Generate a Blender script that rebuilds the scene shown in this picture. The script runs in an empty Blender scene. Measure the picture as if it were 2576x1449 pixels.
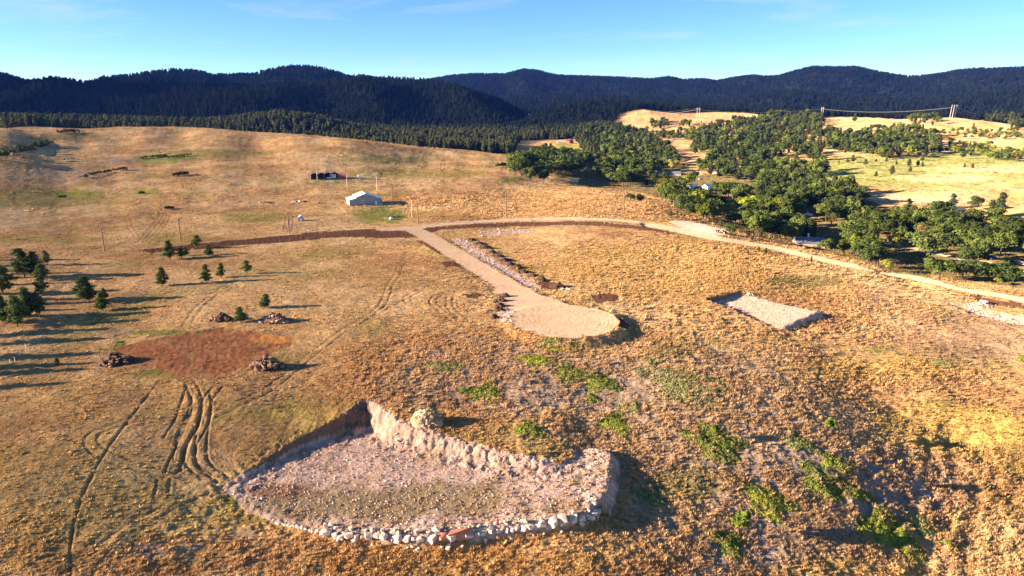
import bpy, bmesh, math, random
import numpy as np
from mathutils import Vector, Matrix

R = math.radians
scene = bpy.context.scene
col = scene.collection
random.seed(7)
RNG = np.random.default_rng(11)

# ------------------------------------------------------------------ camera, sky, sun, exposure
W0, H0, F = 2575.0, 1449.0, 1717.0          # pixel frame used for reading positions off the photograph
PITCH = R(15.0)
CZ = 64.0
cam = bpy.data.cameras.new('camera')
cam.sensor_width = 36.0
cam.lens = F / W0 * 36.0
cam.clip_start, cam.clip_end = 1.0, 30000.0
camo = bpy.data.objects.new('camera', cam)
camo.location = (0, 0, CZ)
camo.rotation_euler = (R(90) - PITCH, 0, 0)
col.objects.link(camo)
scene.camera = camo

SUN_EL, SUN_AZ = R(15.5), R(10.0)            # light travels to +x, turned 10 degrees away from the camera
LDIR = Vector((math.cos(SUN_EL) * math.cos(SUN_AZ), math.cos(SUN_EL) * math.sin(SUN_AZ), -math.sin(SUN_EL)))
sun = bpy.data.lights.new('sun', 'SUN')
sun.energy = 5.0
sun.angle = R(0.5)
sun.color = (1.0, 0.79, 0.585)
suno = bpy.data.objects.new('sun', sun)
suno.rotation_euler = LDIR.to_track_quat('-Z', 'Y').to_euler()
suno.location = (-200, -60, 200)
col.objects.link(suno)

world = bpy.data.worlds.new('World')
scene.world = world
world.use_nodes = True
wt = world.node_tree
wt.nodes.clear()
wout = wt.nodes.new('ShaderNodeOutputWorld')
wbg = wt.nodes.new('ShaderNodeBackground')
wsky = wt.nodes.new('ShaderNodeTexSky')
wsky.sky_type = 'NISHITA'
wsky.sun_disc = False
wsky.sun_elevation = SUN_EL
wsky.sun_rotation = math.atan2(-LDIR.x, -LDIR.y)      # towards the sun, clockwise from +Y
wsky.altitude = 2200
wsky.air_density = 0.65
wsky.dust_density = 0.0
wsky.ozone_density = 1.6
wbg.inputs['Strength'].default_value = 0.055
# thin high cirrus streaks all over the sky
wtc = wt.nodes.new('ShaderNodeTexCoord')
wmap = wt.nodes.new('ShaderNodeMapping')
wmap.inputs['Scale'].default_value = (2.2, 2.2, 16.0)
wmap.inputs['Rotation'].default_value = (0.0, 0.16, 0.49)
wmap.inputs['Location'].default_value = (3.15, 0.4, 0.35)
wn = wt.nodes.new('ShaderNodeTexNoise')
wn.inputs['Scale'].default_value = 1.6
wn.inputs['Detail'].default_value = 7
wn.inputs['Roughness'].default_value = 0.62
wn.inputs['Distortion'].default_value = 0.5
wr = wt.nodes.new('ShaderNodeMapRange')
wr.inputs['From Min'].default_value = 0.53
wr.inputs['From Max'].default_value = 0.85
wr.inputs['To Max'].default_value = 0.55
wmix = wt.nodes.new('ShaderNodeMix')
wmix.data_type = 'RGBA'
wmix.inputs['B'].default_value = (4.2, 4.0, 3.9, 1)
wt.links.new(wtc.outputs['Generated'], wmap.inputs['Vector'])
wt.links.new(wmap.outputs['Vector'], wn.inputs['Vector'])
wt.links.new(wn.outputs['Fac'], wr.inputs['Value'])
wt.links.new(wr.outputs['Result'], wmix.inputs['Factor'])
whs = wt.nodes.new('ShaderNodeHueSaturation')
whs.inputs['Saturation'].default_value = 1.2
wt.links.new(wsky.outputs['Color'], whs.inputs['Color'])
wt.links.new(whs.outputs['Color'], wmix.inputs['A'])
wt.links.new(wmix.outputs['Result'], wbg.inputs['Color'])
wt.links.new(wbg.outputs['Background'], wout.inputs['Surface'])

vs = scene.view_settings
vs.view_transform = 'Standard'
vs.look = 'None'
vs.exposure = 2.25
vs.gamma = 1.0
vs.use_curve_mapping = False
scene.cycles.max_bounces = 4
scene.cycles.diffuse_bounces = 2
scene.cycles.transparent_max_bounces = 6
scene.cycles.volume_bounces = 0
scene.cycles.use_denoising = True

# ------------------------------------------------------------------ numpy helpers
def _hash(ix, iy, seed):
    h = (ix.astype(np.int64) * 374761393 + iy.astype(np.int64) * 668265263 + seed * 974711) & 0x7fffffff
    h = ((h ^ (h >> 13)) * 1274126177) & 0x7fffffff
    return (h ^ (h >> 16)) & 0x7fffffff

def perlin(x, y, seed=0):
    x0, y0 = np.floor(x), np.floor(y)
    fx, fy = x - x0, y - y0
    ix, iy = x0.astype(np.int64), y0.astype(np.int64)
    u, v = fx * fx * fx * (fx * (fx * 6 - 15) + 10), fy * fy * fy * (fy * (fy * 6 - 15) + 10)
    def g(dx, dy):
        a = _hash(ix + dx, iy + dy, seed) * (2 * math.pi / 0x7fffffff)
        return np.cos(a) * (fx - dx) + np.sin(a) * (fy - dy)
    n0 = g(0, 0) * (1 - u) + g(1, 0) * u
    n1 = g(0, 1) * (1 - u) + g(1, 1) * u
    return (n0 * (1 - v) + n1 * v) * 1.5

def fbm(x, y, seed=0, octs=4, gain=0.5):
    s, a, t = 0.0, 1.0, 0.0
    for o in range(octs):
        s = s + a * perlin(x * 2 ** o + 17.3 * o, y * 2 ** o - 9.1 * o, seed + o)
        t += a
        a *= gain
    return s / t

def sstep(a, b, x):
    t = np.clip((x - a) / (b - a), 0, 1)
    return t * t * (3 - 2 * t)

SP, CP_ = math.sin(PITCH), math.cos(PITCH)

def pix_dir(px, py):
    u, v = (np.asarray(px, float) - W0 / 2) / F, (np.asarray(py, float) - H0 / 2) / F
    return u, CP_ - v * SP, -SP - v * CP_

def to_pix(x, y, z):
    d = y * CP_ - (z - CZ) * SP
    v = (-y * SP - (z - CZ) * CP_) / d
    return W0 / 2 + F * x / d, H0 / 2 + F * v

# ------------------------------------------------------------------ the shape of the land
CTRL = [(-200,1500,.5),(600,1500,-1.5),(1287,1500,-3.5),(1900,1500,-7.5),(2800,1500,-13),
 (0,1300,2.6),(300,1250,2),(560,1235,.3),(700,1335,-.8),(1000,1370,-1.6),(1300,1350,-1.9),(1510,1308,-2.1),(1570,1250,-2.3),
 (1555,1130,-1.3),(1480,1118,-.6),(1400,1163,.3),(1300,1138,1.0),(1120,1093,2.0),(920,1003,4.3),(745,1098,2.2),(1060,1070,2.9),
 (300,1080,4.3),(0,1080,4.4),(600,1000,4.8),(1287,980,3),(1700,1000,0),(1900,1200,-4.8),(2200,1250,-9),(1900,1400,-6.8),
 (2300,1420,-11.5),(2575,1400,-13),(2100,960,-4.5),(2250,1020,-8),(2400,1090,-11),(2600,1200,-14),
 (2350,960,-7),(2575,1050,-9.5),(2700,1100,-11),(2000,900,-2),(2300,870,-5.5),(2575,880,-8.5),
 (0,930,5.2),(300,880,5.4),(700,900,5.5),(1000,880,5),(1287,800,4.5),(1420,808,4.2),(1580,815,3.3),(1700,800,2.4),(1900,780,0),(2060,790,-2.4),
 (0,780,5.2),(250,740,5.2),(450,700,5),(700,760,6),(1000,740,5.5),(1200,700,5),(1450,690,3.8),(1700,690,1.5),(2000,710,-2),(2250,760,-5),(2450,790,-7),
 (345,632,3.5),(600,612,4),(800,595,4.5),(1000,580,5),(1250,560,5),(1450,553,4.5),(1600,560,3),(1720,584,1),(1870,612,-1),(2020,645,-3.5),
 (2200,688,-6),(2400,728,-7.5),(2600,760,-9),(2750,790,-10),(1800,583,-.4),(1880,580,-8),(1950,602,-10),(2100,640,-12),(2240,680,-13),(2330,700,-12.5),
 (2450,716,-12),(2600,735,-12),(1800,520,-10),(2000,520,-12),(2200,560,-12),(2400,590,-12),(2600,620,-12.5),(1700,472,-10),
 (1350,468,3.4),(1500,481,2.6),(1640,506,1),(1440,458,-7),(2000,460,-10),(2200,480,-8),(2450,480,-5),(2650,500,-4),(2200,420,-4),
 (2450,420,-1),(2650,420,2),(2300,385,2),(2575,370,8),(2050,400,-3),(1900,410,-6),(1720,400,-8),(1600,420,-10),(1500,400,-9),
 (1400,372,-6),(1437,357,-4),(1600,325,12),(1700,330,10),(1680,304,26),(1780,299,30),(1850,310,24),(1900,340,10),
 (2100,302,32),(2250,300,36),(2400,298,38),(2500,306,34),(2575,316,28),(2250,330,20),(2450,340,16),(2575,347,14),(2750,320,30),
 (0,560,4),(400,530,5),(200,480,6),(600,470,7),(850,445,9),(900,515,6),(1100,500,7),(1300,500,6),(1200,440,9),(1000,420,10),
 (-150,440,11),(50,440,11),(250,440,10.5),(450,440,10.5),(-150,405,15),(50,405,15),(250,405,14.5),(450,405,14.5),(650,405,14),(-150,375,20),(50,375,20),(250,375,19.5),(450,375,19.5),(650,375,18),(-150,347,26),(50,347,26),(250,347,26),(450,347,25.5),(600,352,24),(1100,400,11),
 (-200,327,33),(0,324,33),(100,321,34),(200,324,34),(300,320,35),(450,320,35),(640,332,31),(800,343,28),(920,354,24),(1050,370,19),(1200,382,14),(1340,400,8)]
CREST = [(-300,970),(0,960),(300,955),(450,950),(640,920),(800,870),(920,815),(1050,780),(1200,760),(1340,740)]

def ctrl_world():
    P = []
    for px, py, z in CTRL:
        dx, dy, dz = pix_dir(px, py)
        t = (z - CZ) / dz
        P.append((dx * t, dy * t, z))
    for px, r in CREST:                       # the land falls away behind the crest of the grass hill
        az = math.atan((px - W0 / 2) / F)
        for dr, z in ((190, 6), (330, -2), (520, 0)):
            P.append(((r + dr) * math.sin(az), (r + dr) * math.cos(az), z if px < 1300 else z - 8))
    for x, y, z in ((-110,60,2),(-150,110,4),(-160,30,3),(-260,60,5),(-260,140,6),(-300,-40,6),(-420,240,9),(-420,60,8),(-230,240,6),(-700,300,14),(-600,550,16)):
        P.append((x, y, z))
    for px, rr, z in ((1380, 1250, -2), (1450, 1500, 5), (1550, 1700, 14), (1750, 2150, 10), (2100, 2050, 6), (2400, 1850, 4), (2700, 1700, 4),
                      (-600, 900, 26), (-600, 1050, 32), (3100, 300, -12), (3100, 600, -4), (3200, 1200, 20), (0, 2300, 0), (1287, 2600, 0), (2575, 2600, 0)):
        az = math.atan((px - W0 / 2) / F)
        P.append((rr * math.sin(az), rr * math.cos(az), z))
    return np.array(P)

def lp(x, y):
    return np.arctan2(x, y) * 4.0, np.log(np.maximum(np.hypot(x, y), 20.0)) * 1.6

_P = ctrl_world()
_qa, _ql = lp(_P[:, 0], _P[:, 1])

def _ker(d2):
    return 0.5 * d2 * np.log(d2 + 1e-9)

_n = len(_P)
_A = np.zeros((_n + 3, _n + 3))
_A[:_n, :_n] = _ker((_qa[:, None] - _qa) ** 2 + (_ql[:, None] - _ql) ** 2) + np.eye(_n) * 0.004
_A[:_n, _n] = 1; _A[:_n, _n + 1] = _qa; _A[:_n, _n + 2] = _ql
_A[_n:, :_n] = _A[:_n, _n:].T
_w = np.linalg.solve(_A, np.concatenate([_P[:, 2], np.zeros(3)]))

def z_rbf(x, y):
    a, l = lp(x, y)
    a, l = a.ravel(), l.ravel()
    out = _w[_n] + _w[_n + 1] * a + _w[_n + 2] * l
    for i in range(_n):
        out += _w[i] * _ker((a - _qa[i]) ** 2 + (l - _ql[i]) ** 2)
    return out.reshape(np.shape(x))

# wooded hills: skyline read in pixels, distance of the ridge, how long its near slope is, tree height on it
HILLS = [
 (([-400,-200,0,300,500,620,700,780,900,1000,1250,1300], [283,285,287,293,301,287,277,287,316,326,331,345]), 1400, 260, 15),
 (([1150,1200,1260,1350,1430,1500,1600,1750,1900,2100,2300,2575,2900], [360,335,302,277,257,248,254,263,272,279,285,288,285]), 2050, 520, 16),
 (([-400,0,75,150,215,350,500,700,800,900,1000,1075,1150,1250,1330,1400], [185,205,203,197,206,212,214,209,203,192,193,199,215,245,285,330]), 2500, 1000, 17),
 (([100,215,270,340,430,500,540,600,640,700,740,800,850,900,980,1080], [240,205,190,185,172,175,186,183,183,168,163,166,178,195,225,270]), 3400, 800, 17),
 (([-500,-100,0,40,75,150,200], [110,160,178,188,203,245,280]), 4600, 800, 17),
 (([1000,1075,1130,1200,1270,1315,1345,1400,1450,1550,1640,1680,1720,1760,1800,1850,1890,1930,1960,2000,2040,2100,2150,2200,2250,2290,2340,2400,2440,2500,2575,2900],
   [230,198,188,183,184,172,174,187,189,192,197,191,199,195,201,192,187,190,188,175,165,166,166,178,186,190,186,175,170,170,168,150]), 4800, 1500, 18),
 (([1150,1250,1400,1600,1800,1900,2000,2150,2300,2450,2575,2900], [275,245,232,240,246,232,222,236,248,232,214,200]), 3500, 1000, 17),
]

def z_hills(x, y):
    r = np.hypot(x, y)
    px = W0 / 2 + F * x / np.maximum(y, 1.0) * 1.043
    px = np.where(y < 60, np.where(x < 0, -4000, 6000), px)
    best = np.full(np.shape(x), -60.0)
    for k, ((xs, ys), Rk, wf, th) in enumerate(HILLS):
        yy = np.interp(px, xs, ys)
        out = np.where(px < xs[0], (xs[0] - px) * 0.12 if k not in (0, 2, 4) else 0, 0) + np.where(px > xs[-1], (px - xs[-1]) * 0.12 if k not in (1, 5, 6) else 0, 0)
        yy = yy + np.minimum(out, 200)
        u, v = (np.clip(px, -900, 3400) - W0 / 2) / F, (yy - H0 / 2) / F
        slope = (-SP - v * CP_) / np.hypot(u, CP_ - v * SP)
        warp = fbm(x / 500, y / 500, 40 + k, 3) * 90
        crest = CZ + Rk * slope - th
        s = sstep(Rk - wf, Rk, r + warp * (1 - sstep(Rk - 150, Rk, r)))
        b = 1 - 0.7 * sstep(Rk + 60, Rk + 800, r)
        spur = (0.5 - np.abs(perlin(x / 330 + y / 900, y / 1500 - x / 2000, 60 + k))) * (70 if k < 4 else 34) * s * (1 - s) * 4 * min(1, wf / 900)
        zz = -8 + (crest + 8) * np.where(r < Rk, s, b) + spur * np.where(r < Rk, 1, 0) - 60 * (r < Rk - wf)
        best = np.maximum(best, zz)
    # an added ridge, out of view at the left, put in to shade the woods
    cx = -(y * 0.95) - 480
    m = 560 * np.exp(-((x - cx) / 430) ** 2) * sstep(1250, 1900, y)
    return np.maximum(best, m - 20)

def z_base(x, y):
    r = np.hypot(x, y)
    zb = z_rbf(x, y)
    zb = np.where(r > 2600, np.minimum(zb, 5), zb)
    und = fbm(x / 45, y / 45, 3, 3) * 0.75 * sstep(60, 140, r) + fbm(x / 160, y / 160, 5, 2) * 1.4 * sstep(200, 500, r) + fbm(x / 70, y / 70, 8, 2) * 1.8 * sstep(350, 800, r)
    zb = zb + und
    zh = z_hills(x, y)
    zh = np.where(r > 1050, zh, -80)
    k = 6.0
    return np.where(zh > zb - 40, np.maximum(zb, zh) + k * np.exp(-np.abs(zb - zh) / k) * 0.35, zb)

# polar grid under the camera
us = np.concatenate([np.tan(np.linspace(R(-80), R(-42.5), 60))[:-1], np.linspace(math.tan(R(-42.5)), math.tan(R(42.5)), 1200), np.tan(np.linspace(R(42.5), R(78), 50))[1:]])
azs = np.arctan(us)
vv = np.arange(1230, -190, -2.2) / F      # rows of the picture, in read-off pixels from the axis
dep = PITCH + np.arctan(vv)
dep = dep[(dep > R(2.35)) & (dep < R(50))]
rs = 66.0 / np.tan(dep)
rs = np.concatenate([rs, np.geomspace(rs[-1] * 1.008, 7500, 190)])
NA, NR = len(azs), len(rs)
AZ, RR = np.meshgrid(azs, rs, indexing='ij')
GX, GY = RR * np.sin(AZ), RR * np.cos(AZ)
GZ = z_base(GX, GY)
# bring the skyline of the grass hill to the height it has in the photograph
_cx = np.array([-400,-200,0,60,100,150,200,250,300,450,530,640,740,800,920,1050,1130,1200,1300,1360,1420]); _cy = np.array([356,346,323,320,319,321,324,322,319,319,323,332,337,342,353,369,374,380,392,402,420])
_px = W0 / 2 + F * np.tan(np.clip(azs, R(-42), R(42))) * 1.027
_v = (np.interp(_px, _cx, _cy) - H0 / 2) / F
_u = (_px - W0 / 2) / F
_want = (-SP - _v * CP_) / np.hypot(_u, CP_ - _v * SP)
_rc = np.interp(_px, [c[0] for c in CREST], [c[1] for c in CREST])
_on = (1 - sstep(1330, 1400, _px)) 
for _it in range(4):
    _m = (RR > (_rc[:, None] - 420)) & (RR < _rc[:, None] + 160)
    _el = np.where(_m, (GZ - CZ) / RR, -9)
    _k = _el.argmax(1); _rk = rs[_k]
    _d = (_want - _el.max(1)) * _rk * _on
    _w9 = 61 if _it < 3 else 9
    _d = np.convolve(np.pad(_d, _w9 // 2, 'edge'), np.ones(_w9) / _w9, 'valid')
    GZ += _d[:, None] * sstep(_rc[:, None] - (620 if _it < 3 else 260), _rc[:, None] - 40, RR) * (1 - sstep(_rc[:, None] + 20, _rc[:, None] + 330, RR))

def h(x, y, grid=None):
    g = GZ if grid is None else grid
    x, y = np.asarray(x, float), np.asarray(y, float)
    a = np.interp(np.arctan2(x, y), azs, np.arange(NA))
    l = np.interp(np.hypot(x, y), rs, np.arange(NR))
    i, j = np.clip(a.astype(int), 0, NA - 2), np.clip(l.astype(int), 0, NR - 2)
    fa, fl = a - i, l - j
    return (g[i, j] * (1 - fa) + g[i + 1, j] * fa) * (1 - fl) + (g[i, j + 1] * (1 - fa) + g[i + 1, j + 1] * fa) * fl

_T = np.geomspace(60, 6500, 900)

def hit(px, py):
    """where the line of sight through a pixel of the photograph meets the land"""
    px, py = np.atleast_1d(np.asarray(px, float)), np.atleast_1d(np.asarray(py, float))
    dx, dy, dz = pix_dir(px, py)
    hz = np.hypot(dx, dy)
    T = _T[None, :] / hz[:, None]
    X, Y, Z = dx[:, None] * T, dy[:, None] * T, CZ + dz[:, None] * T
    d = Z - h(X, Y)
    below = d < 0
    k = np.argmax(below, axis=1)
    k = np.where(below.any(axis=1), np.maximum(k, 1), len(_T) - 1)
    ii = np.arange(len(px))
    d0, d1 = d[ii, k - 1], d[ii, k]
    f = np.clip(d0 / (d0 - d1 + 1e-9), 0, 1)
    t = T[ii, k - 1] * (1 - f) + T[ii, k] * f
    return np.stack([dx * t, dy * t], axis=1)

def W(pts):
    a = np.array(pts, float)
    return hit(a[:, 0], a[:, 1])

def in_poly(x, y, poly):
    inside = np.zeros(np.shape(x), bool)
    n = len(poly)
    for i in range(n):
        x0, y0 = poly[i]; x1, y1 = poly[(i + 1) % n]
        if y0 == y1: continue
        c = ((y0 > y) != (y1 > y)) & (x < (x1 - x0) * (y - y0) / (y1 - y0) + x0)
        inside ^= c
    return inside

def seg_dist(x, y, poly, closed=False):
    """distance to a polyline and the running position along it (in vertices)"""
    best = np.full(np.shape(x), 1e9); pos = np.zeros(np.shape(x)); side = np.zeros(np.shape(x))
    n = len(poly)
    for i in range(n if closed else n - 1):
        x0, y0 = poly[i]; x1, y1 = poly[(i + 1) % n]
        ex, ey = x1 - x0, y1 - y0
        L2 = ex * ex + ey * ey + 1e-9
        t = np.clip(((x - x0) * ex + (y - y0) * ey) / L2, 0, 1)
        d = np.hypot(x - x0 - t * ex, y - y0 - t * ey)
        m = d < best
        best = np.where(m, d, best); pos = np.where(m, i + t, pos)
        side = np.where(m, np.sign(ex * (y - y0) - ey * (x - x0)), side)
    return best, pos, side

def smooth_line(pts, n=8):
    p = np.array(pts, float); out = []
    q = np.vstack([2 * p[0] - p[1], p, 2 * p[-1] - p[-2]])
    for i in range(len(p) - 1):
        a, b, c, d = q[i], q[i + 1], q[i + 2], q[i + 3]
        for t in np.linspace(0, 1, n, endpoint=False):
            out.append(0.5 * (2 * b + (c - a) * t + (2 * a - 5 * b + 4 * c - d) * t * t + (3 * b - a - 3 * c + d) * t ** 3))
    out.append(p[-1])
    return np.array(out)

GPX, GPY = to_pix(GX, GY, GZ)
ZB = GZ.copy()
REG = np.zeros((NA, NR), np.int8)            # which piece of the setting a vertex belongs to
ROAD, PAD, PAD2, RED, SOIL, LOT, LANE, VERGE, WASH = 1, 2, 3, 4, 5, 6, 7, 8, 9
NEAR = RR < 900
jit = fbm(GX / 1.6, GY / 1.6, 90, 2) * 0.7 + fbm(GX / 6, GY / 6, 91, 2) * 1.0

def near_box(poly, pad):
    p = np.asarray(poly)
    return NEAR & (GX > p[:, 0].min() - pad) & (GX < p[:, 0].max() + pad) & (GY > p[:, 1].min() - pad) & (GY < p[:, 1].max() + pad)

# --- gravel road, its turning circle
road_line = smooth_line(W([(968,577),(1035,573),(1100,566),(1200,558),(1300,554),(1400,551),(1500,552),(1580,557),(1650,568),(1720,583),(1800,599),(1870,611),(1950,627),(2020,643),(2100,662),(2200,685),(2300,705),(2400,727),(2500,745),(2575,757),(2700,778)]), 5)
stem_line = smooth_line(W([(1030,574),(1085,602),(1155,645),(1225,688),(1285,728),(1345,768),(1400,800)]), 5)
bulb_c = W([(1418,811)])[0]

def carve_line(line, hw, reg, shoulder=3.0, lift=0.1, use_side=True):
    b = near_box(line, hw + shoulder + 3)
    x, y = GX[b], GY[b]
    d, pos, _ = seg_dist(x, y, line)
    zl = h(line[:, 0], line[:, 1], ZB) + lift
    zl = np.convolve(np.pad(zl, 3, 'edge'), np.ones(7) / 7, 'valid')
    zc = np.interp(pos, np.arange(len(line)), zl)
    w = 1 - sstep(hw, hw + shoulder, d)
    GZ[b] = GZ[b] * (1 - w) + zc * w
    r_ = REG[b]
    r_[(d + jit[b] * 0.45) < hw] = reg
    REG[b] = r_

carve_line(road_line, 4.6, ROAD)
carve_line(road_line[40:], 6.3, ROAD)
carve_line(stem_line, 4.6, ROAD)
carve_line(smooth_line(W([(1290,732),(1330,756),(1372,780)]), 5), 6.2, ROAD)
carve_line(smooth_line(W([(1335,762),(1372,784),(1400,800)]), 5), 9.0, ROAD)
b = near_box(np.array([bulb_c - 26, bulb_c + 26]), 2)
d = np.hypot(GX[b] - bulb_c[0], GY[b] - bulb_c[1])
zb_ = float(h(bulb_c[0], bulb_c[1], ZB)) + 0.45
w = 1 - sstep(15.2, 19.5, d)
GZ[b] = np.where(d < 20, GZ[b] * (1 - w) + (zb_ + 0.25 * (d / 15) ** 2) * w, GZ[b])
r_ = REG[b]; r_[d + jit[b] * 0.5 < 15.4] = ROAD; REG[b] = r_

b = near_box(road_line, 22) & (GX > W([(2120,668)])[0][0])
d, pos, side = seg_dist(GX[b], GY[b], road_line)
GZ[b] += (REG[b] == 0) * (side < 0) * np.exp(-((d - 10.0) / 2.8) ** 2) * 1.5 * (.6 + .6 * fbm(GX[b] / 9, GY[b] / 9, 59, 2))
# --- rubble pad cut into the slope in front
pad_px = [(566,1232),(600,1266),(640,1291),(690,1308),(760,1322),(830,1338),(920,1344),(1020,1352),(1130,1349),(1236,1332),(1356,1320),(1440,1306),(1497,1284),(1516,1243),(1529,1204),(1534,1145),(1520,1131),(1490,1130),(1462,1150),(1400,1180),(1365,1179),(1270,1166),(1118,1133),(1003,1109),(922,1064),(902,1077),(765,1126),(667,1177)]
PAD_Z = 0.0
def at_z(pts, z):
    out = []
    for px, py in pts:
        dx, dy, dz = pix_dir(px, py); t = (z - CZ) / dz
        out.append((dx * t, dy * t))
    return np.array(out)
pad_poly = at_z(pad_px, PAD_Z)
b = near_box(pad_poly, 9)
x, y = GX[b], GY[b]
ins = in_poly(x, y, pad_poly)
d, pos, _ = seg_dist(x, y, pad_poly, True)
sd = np.where(ins, -d, d)
n1 = fbm(x / 2.2, y / 2.2, 21, 3)
zin = PAD_Z + n1 * 0.16 + fbm(x / 9, y / 9, 22, 2) * 0.3
hi = ZB[b] > PAD_Z                                     # ground stands above the pad: a cut bank; below: a fill slope
zz = GZ[b].copy()
back = (pos > 19) & (pos < 25.2)                        # the long pale back slope is laid back, the dark left bank is steep
wcut = np.where(back, sstep(-2.6, 1.6, sd + n1 * 0.9 + .8 * fbm(x / 6, y / 6, 24, 2)), sstep(-0.5, 1.1, sd + n1 * 0.4))
front = pos < 12.5
wfill = np.where(front, sstep(-1.1, 0.7, sd + n1 * 0.3), sstep(-0.4, 2.3, sd + n1 * 0.4))
wgt = np.where(hi, wcut, wfill)
GZ[b] = zin * (1 - wgt) + zz * wgt + np.where((sd > -4) & (sd < 3), fbm(x / 1.3, y / 1.3, 23, 2) * 0.35 * np.where(hi, 1, .6), 0)
r_ = REG[b]
r_[(sd + n1 * 0.5 < np.where(hi, np.where(back, 2.0, 0.9), np.where(front, 0.1, 2.0)))] = PAD
REG[b] = r_

# --- second, smaller pad on the right
pad2_px = [(1778,768),(1862,745),(2064,783),(1966,824)]
P2Z = float(h(*W([(1925,790)])[0])) - 0.35
pad2_poly = at_z(pad2_px, P2Z)
b = near_box(pad2_poly, 7)
x, y = GX[b], GY[b]
ins = in_poly(x, y, pad2_poly)
d, pos, _ = seg_dist(x, y, pad2_poly, True)
sd = np.where(ins, -d, d)
n1 = fbm(x / 2.2, y / 2.2, 31, 3)
zin = P2Z + n1 * 0.12
wgt = sstep(-0.6, 1.6, sd + n1 * 0.9)
GZ[b] = zin * (1 - wgt) + GZ[b] * wgt
r_ = REG[b]; r_[sd + n1 * 0.9 + jit[b] * .4 < 1.2] = PAD2; REG[b] = r_

# --- red earth pad on the left
red_px = [(288,878),(330,866),(420,846),(520,828),(565,822),(640,836),(745,852),(728,866),(690,882),(630,918),(560,945),(478,953),(420,937),(352,915),(330,900)]
red_poly = W(red_px)
cz_ = float(h(*W([(500,885)])[0]))
b = near_box(red_poly, 8)
x, y = GX[b], GY[b]
ins = in_poly(x, y, red_poly)
d, pos, _ = seg_dist(x, y, red_poly, True)
sd = np.where(ins, -d, d)
n1 = fbm(x / 3, y / 3, 33, 3)
slopez = cz_ + 0.45 * (ZB[b] - cz_)
wgt = sstep(-2.2, 0.8, sd + n1 * 0.8)
GZ[b] = (slopez - 0.25 + n1 * 0.12) * (1 - wgt) + GZ[b] * wgt
r_ = REG[b]; r_[sd + n1 * 1.0 + jit[b] * .7 < 0.2] = RED; REG[b] = r_

def paint_region(px_poly, reg, edge=0.8, dz=0.0, rough=0.0, world=None):
    poly = W(px_poly) if world is None else world
    b = near_box(poly, 4)
    x, y = GX[b], GY[b]
    ins = in_poly(x, y, poly)
    d, _, _ = seg_dist(x, y, poly, True)
    sd = np.where(ins, -d, d)
    m = (sd + jit[b] * edge * 1.4) < 0
    r_ = REG[b]
    m = m & (r_ == 0)
    r_[m] = reg
    REG[b] = r_
    if dz or rough:
        w = 1 - sstep(-1.0, 0.6, sd)
        GZ[b] += w * (dz + rough * fbm(x / 1.1, y / 1.1, 71, 2)) * (r_ != ROAD)

# dark turned soil beside the roads, bank shade painted into two of the strips
SOILS = [
 [(345,629),(500,613),(600,604),(700,593),(800,584),(900,578),(970,575),(1030,582),(1052,598),(950,599),(870,596),(800,602),(700,610),(600,618),(500,626),(380,637)],
 [(1066,574),(1200,563),(1300,559),(1400,557),(1500,558),(1560,563),(1640,574),(1705,588),(1690,590),(1600,577),(1500,568),(1400,567),(1300,569),(1200,573),(1110,578),(1080,585),(1100,602),(1090,603),(1063,584)],
 [(1044,602),(1065,606),(1120,633),(1108,642),(1085,628)],
 [(1101,660),(1150,657),(1172,664),(1160,672),(1120,671)],
 [(1176,672),(1196,680),(1240,707),(1256,727),(1243,724),(1215,702)],
 [(1338,735),(1352,733),(1420,762),(1480,774),(1530,790),(1560,800),(1585,815),(1570,832),(1550,822),(1540,800),(1500,786),(1430,775),(1380,760)],  # right rim of the circle: bank shade painted in with the soil
 [(1345,713),(1380,706),(1420,717),(1400,731),(1370,728)],
 [(2440,741),(2500,752),(2560,762),(2610,772),(2610,782),(2520,770),(2450,755)],  # brown earth, plus the near bank's shadow painted as soil
 [(1488,745),(1520,737),(1560,742),(1545,757),(1510,766),(1490,757)],
 [(1165,742),(1200,736),(1225,742),(1200,752),(1175,750)],
]
for s in SOILS:
    paint_region(s, SOIL, 0.9, 0.05, 0.25)
# pale broken rock along the stem of the road
for s in ([(1135,603),(1165,598),(1200,622),(1250,655),(1310,690),(1360,718),(1350,733),(1300,712),(1245,678),(1185,640)],
          [(1195,583),(1260,576),(1345,576),(1330,586),(1240,590)],
          [(1250,735),(1280,752),(1300,780),(1290,800),(1262,808),(1245,800),(1262,775)]):
    paint_region(s, VERGE, 1.6, 0.02, 0.22)
paint_region([(1680,557),(1720,555),(1775,566),(1832,582),(1838,590),(1800,592),(1755,588),(1720,577)], LOT, 0.6, 0.02, 0.1)
# washed-out gully at the right side
paint_region([(2385,762),(2440,768),(2500,782),(2600,805),(2600,822),(2520,808),(2440,788)], WASH, 1.2, -0.7, 0.35)
paint_region([(2425,770),(2470,757),(2505,763),(2490,775)], WASH, 1.2, 0.3, 0.3)
# lanes in the valley
carve_line(smooth_line(W([(2195,598),(2235,611),(2275,624),(2330,634),(2370,643),(2420,652),(2500,664),(2580,690),(2650,710)]), 4), 3.0, LANE)
carve_line(smooth_line(W([(1840,556),(1900,545),(1960,548),(2040,544)]), 4), 2.2, LANE)
# farm track to the dark sheds
track_sheds = smooth_line(W([(838,458),(822,460),(840,450),(880,445),(925,446),(945,437),(925,430),(890,427)]), 4)
carve_line(track_sheds, 2.0, LANE)

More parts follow.
